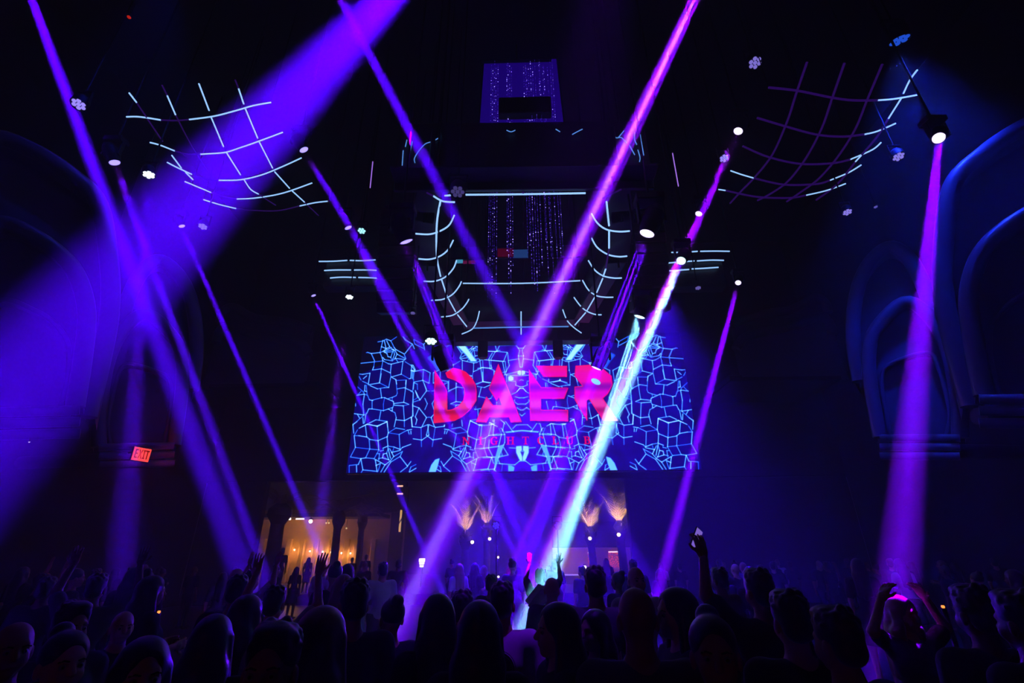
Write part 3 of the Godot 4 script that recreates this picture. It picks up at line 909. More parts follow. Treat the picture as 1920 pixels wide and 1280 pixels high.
	for x in [-1.6, 1.6]:
		part("rod", lathe([[0.02, 0.0], [0.02, CEIL - tk.y]], 6), M.black, ticker, Transform3D(Basis(), Vector3(0.9 + x, 0, -0.08)))
	# line array loudspeakers either side of the stage
	for s in [[-1.0, "left", 752.0, 398.0], [1.0, "right", 1204.0, 392.0]]:
		var top := at(s[2], s[3], 12.5)
		var o := thing("line_array", "black curved column of hanging loudspeakers, %s of the LED ring" % s[1], "loudspeaker", top)
		var y := 0.0
		var z := 0.0
		for k in 10:
			var tilt := -0.02 - 0.035 * k
			z -= sin(-tilt) * 0.36
			var cab := part("cabinet", box(Vector3(1.15, 0.33, 0.55)), M.black, o, Transform3D(Basis(Vector3.RIGHT, -tilt), Vector3(0, y - 0.17, z)))
			part("grille", box(Vector3(1.05, 0.27, 0.02)), M.grille, cab, Transform3D(Basis(), Vector3(0, 0, 0.28)))
			y -= 0.345 * cos(tilt)
		part("rigging_frame", box(Vector3(0.9, 0.08, 0.6)), M.steel, o, Transform3D(Basis(), Vector3(0, 0.05, 0)))
		for e in [-0.35, 0.35]:
			part("chain", lathe([[0.02, 0.08], [0.02, CEIL - top.y]], 6), M.black, o, Transform3D(Basis(), Vector3(e, 0, 0)))

# ---------------------------------------------------------------- the VIP boxes on the walls
func outline(px: Array, o: Vector3, n: Vector3, side: float, root: Vector3) -> PackedVector3Array:
	var pts := []
	for i in px.size() / 2:
		var p := on_plane(px[2 * i], px[2 * i + 1], o, n)
		p.x *= side
		pts.append(p - root)
	return curve(pts, 5)

func arch(parent: Node3D, called: String, line: PackedVector3Array, back: Vector3, r: float, m: Material) -> void:
	# a rounded rim along the line, and the shell that runs back from it to the wall
	var o := part(called, tube(line, r, 12), m, parent)
	var st := SurfaceTool.new()
	st.begin(Mesh.PRIMITIVE_TRIANGLES)
	st.set_smooth_group(0)
	var mid := (line[0] + line[line.size() - 1]) / 2.0
	for i in line.size() - 1:
		var a := line[i]
		var b := line[i + 1]
		var oa := (a - mid).normalized() * r * 0.7
		var ob := (b - mid).normalized() * r * 0.7
		quad(st, [a + oa, b + ob, b + ob + back, a + oa + back], true)
		quad(st, [a - oa, b - ob, b - ob + back, a - oa + back], false)
	st.generate_normals()
	part("shell", st.commit(), m, o)

func sheet(line: PackedVector3Array, n: Vector3, thick: float) -> Mesh:
	# the flat area inside an outline, with thickness
	var u := Vector3.UP.cross(n).normalized()
	var poly := PackedVector2Array()
	for p in line:
		poly.append(Vector2((p - line[0]).dot(u), (p - line[0]).y))
	var t := Geometry2D.triangulate_polygon(poly)
	var st := SurfaceTool.new()
	st.begin(Mesh.PRIMITIVE_TRIANGLES)
	st.set_smooth_group(-1)
	for i in range(0, t.size(), 3):
		for k in [0, 1, 2]:
			st.add_vertex(line[t[i + k]])
		for k in [0, 2, 1]:
			st.add_vertex(line[t[i + k]] - n * thick)
	for i in line.size():
		var a := line[i]
		var b := line[(i + 1) % line.size()]
		quad(st, [a, b, b - n * thick, a - n * thick], true)
	st.generate_normals()
	return st.commit()

func vip_box(label: String, side: float, d: float, px: float, outer: Array, mid: Array, inner: Array, ledges: Array, l0: float, l1: float, m: Material) -> void:
	var o := at(px, 700, d)
	var n := Vector3(-0.62, 0, 0.78).normalized()
	var root := at(px, ledges[ledges.size() - 1], d)
	root = on_plane(px, ledges[ledges.size() - 1], o, n)
	root.x *= side
	var b := thing("vip_box", label, "balcony box", root, "arched boxes on the side walls")
	var nn := Vector3(n.x * side, 0, n.z)
	var back := -nn * 1.6
	arch(b, "outer_arch", outline(outer, o - n * 0.9, n, side, root), back, 0.2, m)
	arch(b, "inner_arch", outline(mid, o, n, side, root), back * 0.6, 0.17, m)
	arch(b, "opening_rim", outline(inner, o - n * 0.15, n, side, root), back * 0.3, 0.05, m)
	part("back_panel", sheet(outline(mid, o - n * 0.45, n, side, root), nn, 0.05), M.pod, b)
	part("rear_panel", sheet(outline(outer, o - n * 1.5, n, side, root), nn, 0.05), M.pod, b)
	for y in ledges:
		var line := outline([l0, y, (l0 + l1) / 2, y, l1, y], o + n * 0.12, n, side, root)
		part("ledge", tube(line, 0.1, 10), m, b)
	var wall := Vector3(15.4 * side, 0, 0) - Vector3(b.position.x, 0, 0)
	part("wall_bracket", tube(PackedVector3Array([back * 0.5 + Vector3(0, 0.3, 0), Vector3(wall.x, 0.3, back.z)]), 0.2, 8), M.black, b)

func boxes() -> void:
	var big := [[1822,762,1790,650,1770,560,1768,470,1785,350,1840,290,1920,238,2000,215,2090,290,2130,420,2120,762], [1845,742,1825,640,1816,560,1830,495,1860,450,1920,405,1990,380,2060,440,2090,560,2080,742], [1875,740,1858,680,1856,620,1880,580,1920,552,1990,530,2040,600,2050,740]]
	var small := [[1612,715,1600,640,1604,560,1625,500,1664,463,1700,480,1730,530,1750,600,1760,715], [1650,820,1632,720,1630,660,1643,615,1694,566,1740,590,1775,650,1795,740,1800,820], [1668,815,1655,740,1655,700,1672,680,1738,661,1760,690,1780,770,1775,815]]
	for side in [1.0, -1.0]:
		var where := "right" if side > 0 else "left"
		vip_box("large arched box on the %s wall, nearest the camera, cut by the frame" % where, side, 9.5, 1850, big[0], big[1], big[2], [748, 770, 793], 1836, 2110, M.pod)
		vip_box("smaller arched box farther along the %s wall with stacked ledges" % where, side, 13.0, 1660, small[0], small[1], small[2], [821, 838, 855], 1650, 1800, M.pod)
		# the wavy balcony in the far corner
		var root := at(1470, 690, 20.5)
		var b := thing("wavy_balcony", "wavy two-tier balcony front in the far %s corner" % where, "balcony", Vector3(root.x * side, root.y, root.z))
		for tier in [[1372,602,1400,590,1440,581,1475,577,1500,567,1525,552,1545,560,1552,580], [1380,648,1392,630,1412,621,1445,614,1480,606,1510,596,1535,588,1553,598,1560,620]]:
			var line := []
			for i in tier.size() / 2:
				var p := at(tier[2 * i], tier[2 * i + 1] + 6, 20.5 + (0.5 if tier[1] < 620 else 0.0))
				p.x *= side
				line.append(p - b.position)
			var c := curve(line, 5)
			part("parapet_rim", tube(c, 0.22, 12), M.pod, b)
			var st := SurfaceTool.new()
			st.begin(Mesh.PRIMITIVE_TRIANGLES)
			for i in c.size() - 1:
				quad(st, [c[i], c[i + 1], Vector3(c[i + 1].x, -0.4, c[i + 1].z), Vector3(c[i].x, -0.4, c[i].z)], true)
				quad(st, [c[i] + Vector3(0, 0, -0.2), c[i + 1] + Vector3(0, 0, -0.2), Vector3(c[i + 1].x, -0.4, c[i + 1].z - 0.2), Vector3(c[i].x, -0.4, c[i].z - 0.2)], false)
			st.generate_normals()
			part("parapet", st.commit(), M.pod, b)
		part("deck", box(Vector3(5.0, 0.3, 3.4)), M.black, b, Transform3D(Basis(), Vector3(0, -0.4, -1.8)))
	# the exit sign under the left box
	var e := on_plane(264, 852, at(1660, 700, 13.0) * Vector3(-1, 1, 1) + Vector3(0.62, 0, 0.78) * 0.7, Vector3(0.62, 0, 0.78))
	var sign := thing("exit_sign", "small red lit EXIT sign under the arched box at left", "sign", e)
	sign.rotation.y = 1.15
	part("housing", box(Vector3(0.44, 0.36, 0.05)), M.black, sign)
	part("sign_face", box(Vector3(0.41, 0.33, 0.01)), glow(Color(1.0, 0.07, 0.05), 1.3), sign, Transform3D(Basis(), Vector3(0, 0, 0.03)))
	var t := TextMesh.new()
	var font := SystemFont.new()
	font.font_names = PackedStringArray(["Droid Sans"])
	font.font_weight = 700
	t.text = "EXIT"
	t.font = font
	t.font_size = 48
	t.pixel_size = 0.0062
	t.depth = 0.008
	part("letters", t, matte(Color(0.25, 0.01, 0.02), 0.6), sign, Transform3D(Basis().scaled(Vector3(0.56, 1.05, 1.0)), Vector3(0, 0, 0.038)))
	part("bracket", box(Vector3(0.05, 0.05, 0.62)), M.black, sign, Transform3D(Basis(), Vector3(0, 0.1, -0.32)))
	var glim := OmniLight3D.new()
	glim.name = "sign_light"
	glim.light_color = Color(1.0, 0.05, 0.01).linear_to_srgb()
	glim.light_energy = 0.3
	glim.light_size = 0.1
	glim.omni_range = 40
	glim.shadow_enabled = true
	sign.add_child(glim)
	glim.position = Vector3(0, 0, 0.15)

# ---------------------------------------------------------------- the terrace beyond
func lamp(label: String, p: Vector3, r: float, tone: Color, bright: float, energy := 0.0, called := "terrace_lamp", group := "", stem := 0.0) -> Node3D:
	var o := thing(called, label, "lamp", p, group)
	part("bulb", lathe([[0.001, -r], [r * 0.7, -r * 0.7], [r, 0.0], [r * 0.7, r * 0.7], [0.001, r]], 10), glow(tone, bright), o)
	part("fitting", lathe([[0.001, r * 0.8], [r * 0.8, r * 0.8], [r * 0.6, r * 1.6], [0.001, r * 1.6]], 10), M.black, o)
	if stem != 0.0:
		part("stem", tube(PackedVector3Array([Vector3(0, r * 1.2 if stem > 0 else -r * 0.8, 0), Vector3(0, stem, 0)]), 0.02, 6), M.black, o)
	if energy > 0.0:
		var l := OmniLight3D.new()
		l.name = "bulb_light"
		l.light_color = M.warm
		l.light_energy = energy
		l.light_size = r * 0.8
		l.omni_range = 40
		l.shadow_enabled = true
		o.add_child(l)
	return o

func frond(len: float, lift: float, bend: float) -> Mesh:
	# one palm leaf along +x: a bent rib with leaflets either side
	var st := SurfaceTool.new()
	st.begin(Mesh.PRIMITIVE_TRIANGLES)
	var rib := PackedVector3Array()
	for i in 9:
		var t := i / 8.0
		var a := lift - bend * t * t
		var p := Vector3.ZERO if i == 0 else rib[i - 1] + Vector3(cos(a), sin(a), 0) * len / 8.0
		rib.append(p)
	tube_into(st, rib, 0.05, 5, 0.015)
	st.set_smooth_group(-1)
	for i in range(2, 9):
		for s in [-1.0, 1.0]:
			for sub in [0.0, 0.5]:
				var p := rib[i - 1].lerp(rib[i], sub)
				var d := (rib[i] - rib[i - 1]).normalized()
				var l := len * 0.30 * (1.1 - i / 10.0)
				var side := Vector3(0, -0.25, s)
				var tip := p + (d * 0.8 + side * 0.7).normalized() * l
				var w := d * 0.035
				for v in [p - w, tip, p + w]:
					st.add_vertex(v)
				for v in [p - w + Vector3(0, -0.01, 0), p + w + Vector3(0, -0.01, 0), tip]:
					st.add_vertex(v)
	st.generate_normals()
	return st.commit()

func palm(label: String, px: float, py: float, d: float, r: float, fronds: int, lift0: float, lift1: float, len: float, lit: bool) -> Node3D:
	var top := at(px, py, d)
	var o := thing("palm_tree", label, "palm tree", Vector3(top.x, 0.4, top.z), "palms on the terrace")
	var h := top.y - 0.4
	var line := PackedVector3Array()
	for i in 8:
		line.append(Vector3(sin(i * 0.7) * 0.03, h * i / 7.0, 0))
	part("trunk", tube(line, r, 10, r * 0.85), M.bark, o)
	part("boot", lathe([[r * 0.85, h - 0.9], [r * 1.6, h - 0.45], [r * 1.5, h - 0.1], [r * 0.6, h + 0.2], [0.001, h + 0.25]], 12), M.bark, o)
	for k in fronds:
		var a := TAU * k / fronds + rng.randf_range(-0.2, 0.2)
		var f := frond(len * rng.randf_range(0.8, 1.1), rng.randf_range(lift0, lift1), rng.randf_range(0.3, 0.7) if lit else rng.randf_range(0.9, 1.7))
		part("frond", f, M.frond, o, Transform3D(Basis(Vector3.UP, a), Vector3(0, h, 0)))
	if lit:
		# stubs of cut leaves under the crown, lit from below
		for k in 14:
			var a := TAU * k / 14.0 + rng.randf() * 0.3
			var y := h - rng.randf_range(0.05, 0.75)
			var dir := Vector3(cos(a), 0, sin(a))
			part("leaf_stub", tube(PackedVector3Array([Vector3(0, y, 0) + dir * r * 0.7, Vector3(0, y + 0.28, 0) + dir * (r + 0.22)]), 0.05, 5, 0.02), M.frond, o)
	return o

func spot_up(label: String, px: float, py: float, d: float, target: Vector3, energy: float) -> void:
	var p := at(px, py, d)
	var o := lamp(label, p, 0.1, Color(1.0, 0.78, 0.55), 4.0, 0.0, "uplight", "palm uplights")
	part("clamp_arm", tube(PackedVector3Array([Vector3(0, 0.1, 0), Vector3(target.x - p.x, 0.05, target.z - p.z)]), 0.025, 6), M.black, o)
	var s := SpotLight3D.new()
	s.name = "uplight_light"
	o.add_child(s)
	s.basis = aim(p, target)
	s.position = Vector3(0, 0.0, 0)
	s.light_color = Color(1.0, 0.5, 0.16).linear_to_srgb()
	s.light_energy = energy
	s.light_size = 0.06
	s.spot_angle = 26
	s.spot_angle_attenuation = 0.8
	s.spot_range = 40
	s.shadow_enabled = true

func terrace() -> void:
	M.bark = mottled(Color(0.1, 0.08, 0.07), Color(0.2, 0.17, 0.14), 0.09, 2.5, 0.9, 21)
	M.frond = matte(Color(0.55, 0.52, 0.34), 0.7)
	M.stucco = mottled(Color(0.72, 0.6, 0.46), Color(0.8, 0.68, 0.52), 0.05, 1.2, 0.9, 22)
	M.trim = mottled(Color(0.22, 0.18, 0.15), Color(0.28, 0.23, 0.19), 0.06, 1.5, 0.8, 23)
	M.paving = mottled(Color(0.2, 0.19, 0.19), Color(0.28, 0.26, 0.25), 0.04, 0.8, 0.8, 24)
	var d := 36.0
	structure("terrace_floor", box(Vector3(60, 0.7, 30)), M.paving, Vector3(0, 0.05, -39.5))
	# the pool house on the left, warm lamps along its wall
	var l := at(470, 1000, d).x
	var r := at(757, 1000, d).x
	var wall_top := at(620, 955, d).y
	var hs := thing("pool_house", "warm lit building with pilasters behind palms, left of the terrace", "building", Vector3((l + r) / 2, 0.4, -d))
	var w := r - l
	part("wall", box(Vector3(w, wall_top - 0.4, 0.4)), M.stucco, hs, Transform3D(Basis(), Vector3(0, (wall_top - 0.4) / 2, -0.2)))
	for x in [492, 513, 541, 566, 592, 612, 631, 650, 668, 700]:
		var p := at(x, 1040, d)
		var tall: float = at(x, 1010, d).y - 0.4
		part("pilaster", box(Vector3(0.34, tall, 0.3)), M.stucco, hs, Transform3D(Basis(), Vector3(p.x - hs.position.x, tall / 2, 0.15)))
	var eave := at(620, 980, d - 1.2)
	part("eave", box(Vector3(w * 0.9, 0.25, 2.4)), M.trim, hs, Transform3D(Basis(), Vector3(-w * 0.05, eave.y + 0.05, 0.8)))
	var gable := PackedVector2Array([Vector2(0, 0), Vector2(w * 0.62, 0.2), Vector2(w * 0.62, 1.9), Vector2(w * 0.1, 0.9)])
	part("roof_slope", prism(gable, 0.0, 0.3), M.trim, hs, Transform3D(Basis(), Vector3(-w * 0.1, eave.y + 0.15, 0.3)))
	var k := 0
	for s in [[552, 1030.5], [581, 1033], [605, 1034], [621, 1035], [640, 1036.5], [657, 1037]]:
		k += 1
		var ordinal: String = ["first", "second", "third", "fourth", "fifth", "sixth"][k - 1]
		lamp("small warm wall lamp, %s from the left in the row on the terrace building" % ordinal, at(s[0], s[1], d - 0.4), 0.065, Color(1.0, 0.8, 0.55), 4.0, 0.9, "wall_lamp", "wall lamps of the terrace building")
	lamp("bright white lamp under the eave of the terrace building", at(582.5, 977, d - 1.8), 0.13, Color(1.0, 0.86, 0.65), 6.0, 2.5, "eave_lamp", "", 0.4)
	lamp("small lamp at the left end of the terrace building's eave", at(543.5, 972.5, d - 1.8), 0.08, Color(1.0, 0.9, 0.8), 4.0, 1.2, "eave_lamp", "", 0.3)
	var tube_l := thing("strip_lamp", "short horizontal strip lamp between two eave lamps of the terrace building", "lamp", at(562.5, 972.5, d - 1.8))
	part("lamp_tube", tube(PackedVector3Array([Vector3(-0.28, 0, 0), Vector3(0.28, 0, 0)]), 0.05, 8), glow(Color(0.9, 0.75, 0.8), 2.0), tube_l)
	part("housing", box(Vector3(0.64, 0.3, 0.1)), M.black, tube_l, Transform3D(Basis(), Vector3(0, 0.2, 0)))
	for s in [[494, 959.5, "at the far left end"], [611.5, 980, "left of the close pair"], [616.5, 980, "right of the close pair"], [649.5, 990, "farthest right"]]:
		lamp("small dim lantern under the terrace building eave, %s" % s[2], at(s[0], s[1], d - 1.6), 0.06, Color(1.0, 0.75, 0.4), 1.2, 0.0, "hanging_lantern", "dim lanterns under the terrace eave", 0.75 if s[0] > 500 else -4.6)
	# the tall lit window and the two bars of light above it
	var a := at(746.5, 997, d - 0.6)
	var b := at(755.5, 956, d - 0.6)
	var win := thing("lit_window", "tall narrow yellow lit window at the right end of the terrace building", "window", Vector3((a.x + b.x) / 2, a.y, a.z))
	part("window_glow", box(Vector3(b.x - a.x, b.y - a.y, 0.06)), glow(Color(1.0, 0.55, 0.13), 0.85), win, Transform3D(Basis(), Vector3(0, (b.y - a.y) / 2, 0)))
	for s in [-1.0, 1.0]:
		part("jamb", box(Vector3(0.08, b.y - a.y + 0.1, 0.16)), M.trim, win, Transform3D(Basis(), Vector3(s * (b.x - a.x) * 0.56, (b.y - a.y) / 2, 0)))
	part("leaf", tube(PackedVector3Array([Vector3(-0.1, 0.5, 0.1), Vector3(0.15, 0.95, 0.1)]), 0.04, 5), M.bark, win)
	for s in [[750, 911, "upper"], [750, 925.5, "lower"]]:
		var bar := thing("light_bar", "%s short bar of warm light above the narrow window" % s[2], "lamp", at(s[0], s[1], d - 0.6))
		part("lamp_face", box(Vector3(0.42, 0.1, 0.06)), glow(Color(1.0, 0.5, 0.32), 1.6), bar)
		part("back_plate", box(Vector3(0.5, 0.16, 0.6)), M.black, bar, Transform3D(Basis(), Vector3(0, 0, -0.33)))
	var tp := at(752, 903, d)
	part("corner_tower", box(Vector3(0.9, tp.y - 0.4, 0.5)), M.trim, hs, Transform3D(Basis(), Vector3(tp.x - hs.position.x, (tp.y - 0.4) / 2, -0.1)))
	# dark palms before the building
	palm("thick dark palm at the left end of the terrace building", 527, 950, 27.6, 0.4, 15, 0.5, 1.0, 2.1, false)
	palm("dark palm before the middle of the terrace building", 637, 962, 30.2, 0.24, 15, 0.4, 1.0, 2.1, false)
	palm("slim dark palm right of the middle of the terrace building", 681, 966, 33.4, 0.21, 13, 0.4, 1.0, 1.6, false)
	# palms lit from below in the middle and on the right
	var lit := [[873, 1000, 31.0, "leftmost of the four palms lit from below"], [913, 986, 34.2, "second palm lit from below, half hidden by the crossing beams"], [1107, 994, 31.0, "third palm lit from below, left one before the bar building"], [1161, 983, 29.0, "rightmost and tallest of the palms lit from below"]]
	var ups := [[885.5, 1016, "left"], [918, 1010, "second"], [1106, 1009, "third"], [1160, 1002, "right"]]
	for i in 4:
		var p: Array = lit[i]
		palm(p[3], p[0], p[1], p[2], 0.24, 11, 1.05, 1.5, 2.2 if i < 3 else 2.6, true)
		var t := at(p[0], p[1] - 45, p[2])
		spot_up("bright uplight clamped to the %s lit palm" % ups[i][2], ups[i][0], ups[i][1], p[2] - 1.5, t, 90.0)
	# the bar building on the right
	l = at(1035, 1000, 38.0).x
	r = at(1215, 1000, 38.0).x
	var bh := thing("bar_building", "dim violet bar building with lit back bar niches, right of the terrace", "building", Vector3((l + r) / 2, 0.4, -38.0))
	wall_top = at(1100, 978, 38.0).y - 0.4
	var strip_top := at(1100, 1026, 38.0).y - 0.4
	part("upper_wall", box(Vector3(r - l, wall_top - strip_top, 0.4)), M.trim, bh, Transform3D(Basis(), Vector3(0, (wall_top + strip_top) / 2, 0)))
	part("wall", box(Vector3(r - l, strip_top, 0.3)), M.stucco, bh, Transform3D(Basis(), Vector3(0, strip_top / 2, -0.8)))
	for s in [[1103.5, 1112.5, 1035, 1060], [1143, 1168, 1033, 1064]]:
		var p := at(s[0], s[3], 38.2)
		var q := at(s[1], s[2], 38.2)
		var n := part("bar_niche", box(Vector3(q.x - p.x, q.y - p.y, 0.08)), M.bottles if M.has("bottles") else back_bar(), bh, Transform3D(Basis(), Vector3((p.x + q.x) / 2, (p.y + q.y) / 2, -37.85 - 0.4) - bh.position))
		part("niche_light", box(Vector3(q.x - p.x, 0.08, 0.12)), glow(Color(1.0, 0.75, 0.55), 1.6), n, Transform3D(Basis(), Vector3(0, (q.y - p.y) / 2 - 0.04, 0.06)))
		part("shelf", box(Vector3(q.x - p.x, 0.05, 0.16)), M.trim, n, Transform3D(Basis(), Vector3(0, (q.y - p.y) * 0.28, 0.08)))
	var cnt := at(1078, 1078, 33.0)
	var counter := thing("bar_counter", "low bar counter with a pale lit top before the bar building", "counter", Vector3(cnt.x, 0.4, -33.0))
	part("front", box(Vector3(2.6, cnt.y - 0.4, 0.7)), M.trim, counter, Transform3D(Basis(), Vector3(0, (cnt.y - 0.4) / 2, 0)))
	part("counter_light", box(Vector3(1.5, 0.05, 0.75)), glow(Color(0.55, 0.35, 1.0), 0.8), counter, Transform3D(Basis(), Vector3(0, cnt.y - 0.38, 0)))
	lamp("white lamp above the right end of the bar counter", at(1096, 1063, 32.0), 0.11, Color(1.0, 0.95, 0.9), 4.0, 1.6, "bar_lamp", "", -1.9)
	lamp("small lamp at the left corner of the bar building", at(1048, 1038, 37.0), 0.1, Color(1.0, 0.7, 0.6), 2.5, 2.0, "bar_lamp", "", -2.6)
	lamp("small round lamp over the crossing beams in the middle of the terrace", at(934, 1044.5, 34.0), 0.07, Color(1.0, 0.75, 0.7), 4.0, 0.5, "terrace_lamp", "", -1.6)
	lamp("tiny lamp low in the middle of the terrace, just above the heads", at(934.5, 1081, 28.0), 0.06, Color(1.0, 0.8, 0.7), 3.0, 0.3, "terrace_lamp", "", -0.7)
	for e in [[298, 1147, 5.0, "small orange candle lamp on a pole in the crowd at left"], [1768, 1137, 4.8, "small orange candle lamp on a pole in the crowd at right"]]:
		var q := at(e[0], e[1], e[2])
		lamp(e[3], q, 0.014, Color(1.0, 0.25, 0.04), 2.0, 0.0, "candle_lamp", "", -q.y)
	var st := thing("lantern_tower", "small white lantern stack on a post, right of the terrace building", "lantern", at(790.5, 1061, 30.0))
	for s in [[9.0, 3.2, 10.0], [4.0, 1.6, 7.5], [0.0, 1.8, 6.0]]:
		part("lamp_box", box(Vector3(s[2] * 0.033, s[1] * 0.06, 0.2)), glow(Color(1.0, 0.9, 0.95), 2.0), st, Transform3D(Basis(), Vector3(0, s[0] * 0.034, 0)))
	part("post", tube(PackedVector3Array([Vector3(0, -st.position.y + 0.4, -0.1), Vector3(0, 0.4, -0.1)]), 0.05, 6), M.black, st)

func back_bar() -> StandardMaterial3D:
	# a back bar of amber bottles, far away: their lit look is a mottled glow
	var m := StandardMaterial3D.new()
	m.albedo_color = Color(0.02, 0.02, 0.02)
	m.emission_enabled = true
	m.emission = Color.BLACK
	m.emission_texture = noise_tex(0.06, [Color(0.25, 0.04, 0.01), Color(0.95, 0.35, 0.06)], 31, 128)
	m.emission_energy_multiplier = 1.5
	m.uv1_triplanar = true
	m.uv1_scale = Vector3.ONE * 0.9
	M.bottles = m
	return m

# ---------------------------------------------------------------- people
# a field of tapered capsules and ellipsoids joined smoothly, meshed as surface nets
func cap(a: Vector3, b: Vector3, ra: float, rb: float, k := 0.03) -> Dictionary:
	return {"a": a, "b": b, "ra": ra, "rb": rb, "k": k, "sub": false}

func egg(c: Vector3, r: Vector3, k := 0.02, sub := false) -> Dictionary:
	return {"c": c, "r": r, "k": k, "sub": sub}

func net(prims: Array, cell: float, clips: Array, verts: PackedVector3Array, index: PackedInt32Array, grow := 0.0) -> Array:
	var lo := Vector3.INF
	var hi := -Vector3.INF
	for p in prims:
		if p.sub:
			continue
		if p.has("c"):
			lo = lo.min(p.c - p.r)
			hi = hi.max(p.c + p.r)
		else:
			var r := Vector3.ONE * maxf(p.ra, p.rb)
			lo = lo.min(p.a - r).min(p.b - r)
			hi = hi.max(p.a + r).max(p.b + r)
	var m := Vector3.ONE * (cell * 2.5 + grow)
	lo -= m
	hi += m
	for c in clips:  # [axis, sign, at]: keeps the side where sign * (p - at) < 0
		if c[1] > 0:
			hi[c[0]] = minf(hi[c[0]], c[2] + cell * 2)
		else:
			lo[c[0]] = maxf(lo[c[0]], c[2] - cell * 2)
	var nx := int((hi.x - lo.x) / cell) + 2
	var ny := int((hi.y - lo.y) / cell) + 2
	var nz := int((hi.z - lo.z) / cell) + 2
	var g := PackedFloat32Array()
	g.resize(nx * ny * nz)
	g.fill(0.2)
	for p in prims:
		var k: float = p.k
		var reach := k + cell * 2.0 + 0.005 + grow
		var plo: Vector3
		var phi: Vector3
		var ball: bool = p.has("c")
		var a := Vector3.ZERO
		var ab := Vector3.ZERO
		var ra := 0.0
		var dr := 0.0
		var il := 0.0
		var c := Vector3.ZERO
		var ir := Vector3.ONE
		var rm := 0.0
		if ball:
			c = p.c
			var r: Vector3 = p.r
			ir = Vector3.ONE / r
			rm = minf(r.x, minf(r.y, r.z))
			plo = c - r - Vector3.ONE * reach
			phi = c + r + Vector3.ONE * reach
		else:
			a = p.a
			var b: Vector3 = p.b
			ab = b - a
			ra = p.ra
			dr = p.rb - ra
			il = 1.0 / maxf(ab.length_squared(), 1e-6)
			var r := Vector3.ONE * (maxf(ra, p.rb) + reach)
			plo = a.min(b) - r
			phi = a.max(b) + r
		var i0 := maxi(int((plo.x - lo.x) / cell), 0)
		var i1 := mini(int((phi.x - lo.x) / cell) + 1, nx - 1)
		var j0 := maxi(int((plo.y - lo.y) / cell), 0)
		var j1 := mini(int((phi.y - lo.y) / cell) + 1, ny - 1)
		var k0 := maxi(int((plo.z - lo.z) / cell), 0)
		var k1 := mini(int((phi.z - lo.z) / cell) + 1, nz - 1)
		var sub: bool = p.sub
		for kk in range(k0, k1 + 1):
			for j in range(j0, j1 + 1):
				var row := (kk * ny + j) * nx
				for i in range(i0, i1 + 1):
					var q := Vector3(lo.x + i * cell, lo.y + j * cell, lo.z + kk * cell)
					var d: float
					if ball:
						var e := (q - c) * ir
						var l := e.length()
						d = l * (l - 1.0) / maxf((e * ir).length(), 1e-5) if l > 0.001 else -rm
					else:
						var ap := q - a
						var t := clampf(ap.dot(ab) * il, 0.0, 1.0)
						d = (ap - ab * t).length() - ra - dr * t
					var o := g[row + i]
					if sub:
						d = -d
						var h := maxf(k - absf(o - d), 0.0) / k
						g[row + i] = maxf(o, d) + h * h * k * 0.25
					else:
						d -= grow
						var h := maxf(k - absf(o - d), 0.0) / k
						g[row + i] = minf(o, d) - h * h * k * 0.25
	for c in clips:
		for kk in nz:
			for j in ny:
				for i in nx:
					var q := Vector3(lo.x + i * cell, lo.y + j * cell, lo.z + kk * cell)
					var e: float = c[1] * (q[c[0]] - c[2])
					var n := (kk * ny + j) * nx + i
					if e > g[n]:
						g[n] = e
	# one vertex in each cell that the surface crosses
	var at_cell := PackedInt32Array()
	at_cell.resize(nx * ny * nz)
	at_cell.fill(-1)
	var step := [0, 1, nx, nx + 1, nx * ny, nx * ny + 1, nx * ny + nx, nx * ny + nx + 1]
	var edges := [[0, 1], [2, 3], [4, 5], [6, 7], [0, 2], [1, 3], [4, 6], [5, 7], [0, 4], [1, 5], [2, 6], [3, 7]]
	for kk in nz - 1:
		for j in ny - 1:
			var row := (kk * ny + j) * nx
			for i in nx - 1:
				var n := row + i
				var s := g[n] < 0.0
				if (g[n + 1] < 0.0) == s and (g[n + nx] < 0.0) == s and (g[n + nx + 1] < 0.0) == s and (g[n + step[4]] < 0.0) == s and (g[n + step[5]] < 0.0) == s and (g[n + step[6]] < 0.0) == s and (g[n + step[7]] < 0.0) == s:
					continue
				var sum := Vector3.ZERO
				var cnt := 0
				for e in edges:
					var va := g[n + step[e[0]]]
					var vb := g[n + step[e[1]]]
					if (va < 0.0) != (vb < 0.0):
						var t := va / (va - vb)
						var pa := Vector3(e[0] & 1, (e[0] >> 1) & 1, e[0] >> 2)
						var pb := Vector3(e[1] & 1, (e[1] >> 1) & 1, e[1] >> 2)
						sum += pa.lerp(pb, t)
						cnt += 1
				at_cell[n] = verts.size()
				verts.append(lo + (Vector3(i, j, kk) + sum / cnt) * cell)
	var sx := 1
	var sy := nx
	var sz := nx * ny
	for kk in range(1, nz - 1):
		for j in range(1, ny - 1):
			for i in range(1, nx - 1):
				var n := (kk * ny + j) * nx + i
				if at_cell[n] < 0:
					continue
				var s := g[n] < 0.0
				for ax in 3:
					var d0: int = [sx, sy, sz][ax]
					var d1: int = [sy, sz, sx][ax]
					var d2: int = [sz, sx, sy][ax]
					if (g[n + d0] < 0.0) != s:
						var q := [at_cell[n], at_cell[n - d1], at_cell[n - d1 - d2], at_cell[n - d2]]
						if q[0] < 0 or q[1] < 0 or q[2] < 0 or q[3] < 0:
							continue
						if s:
							index.append_array([q[0], q[1], q[2], q[0], q[2], q[3]])
						else:
							index.append_array([q[0], q[2], q[1], q[0], q[3], q[2]])
	return [verts, index]

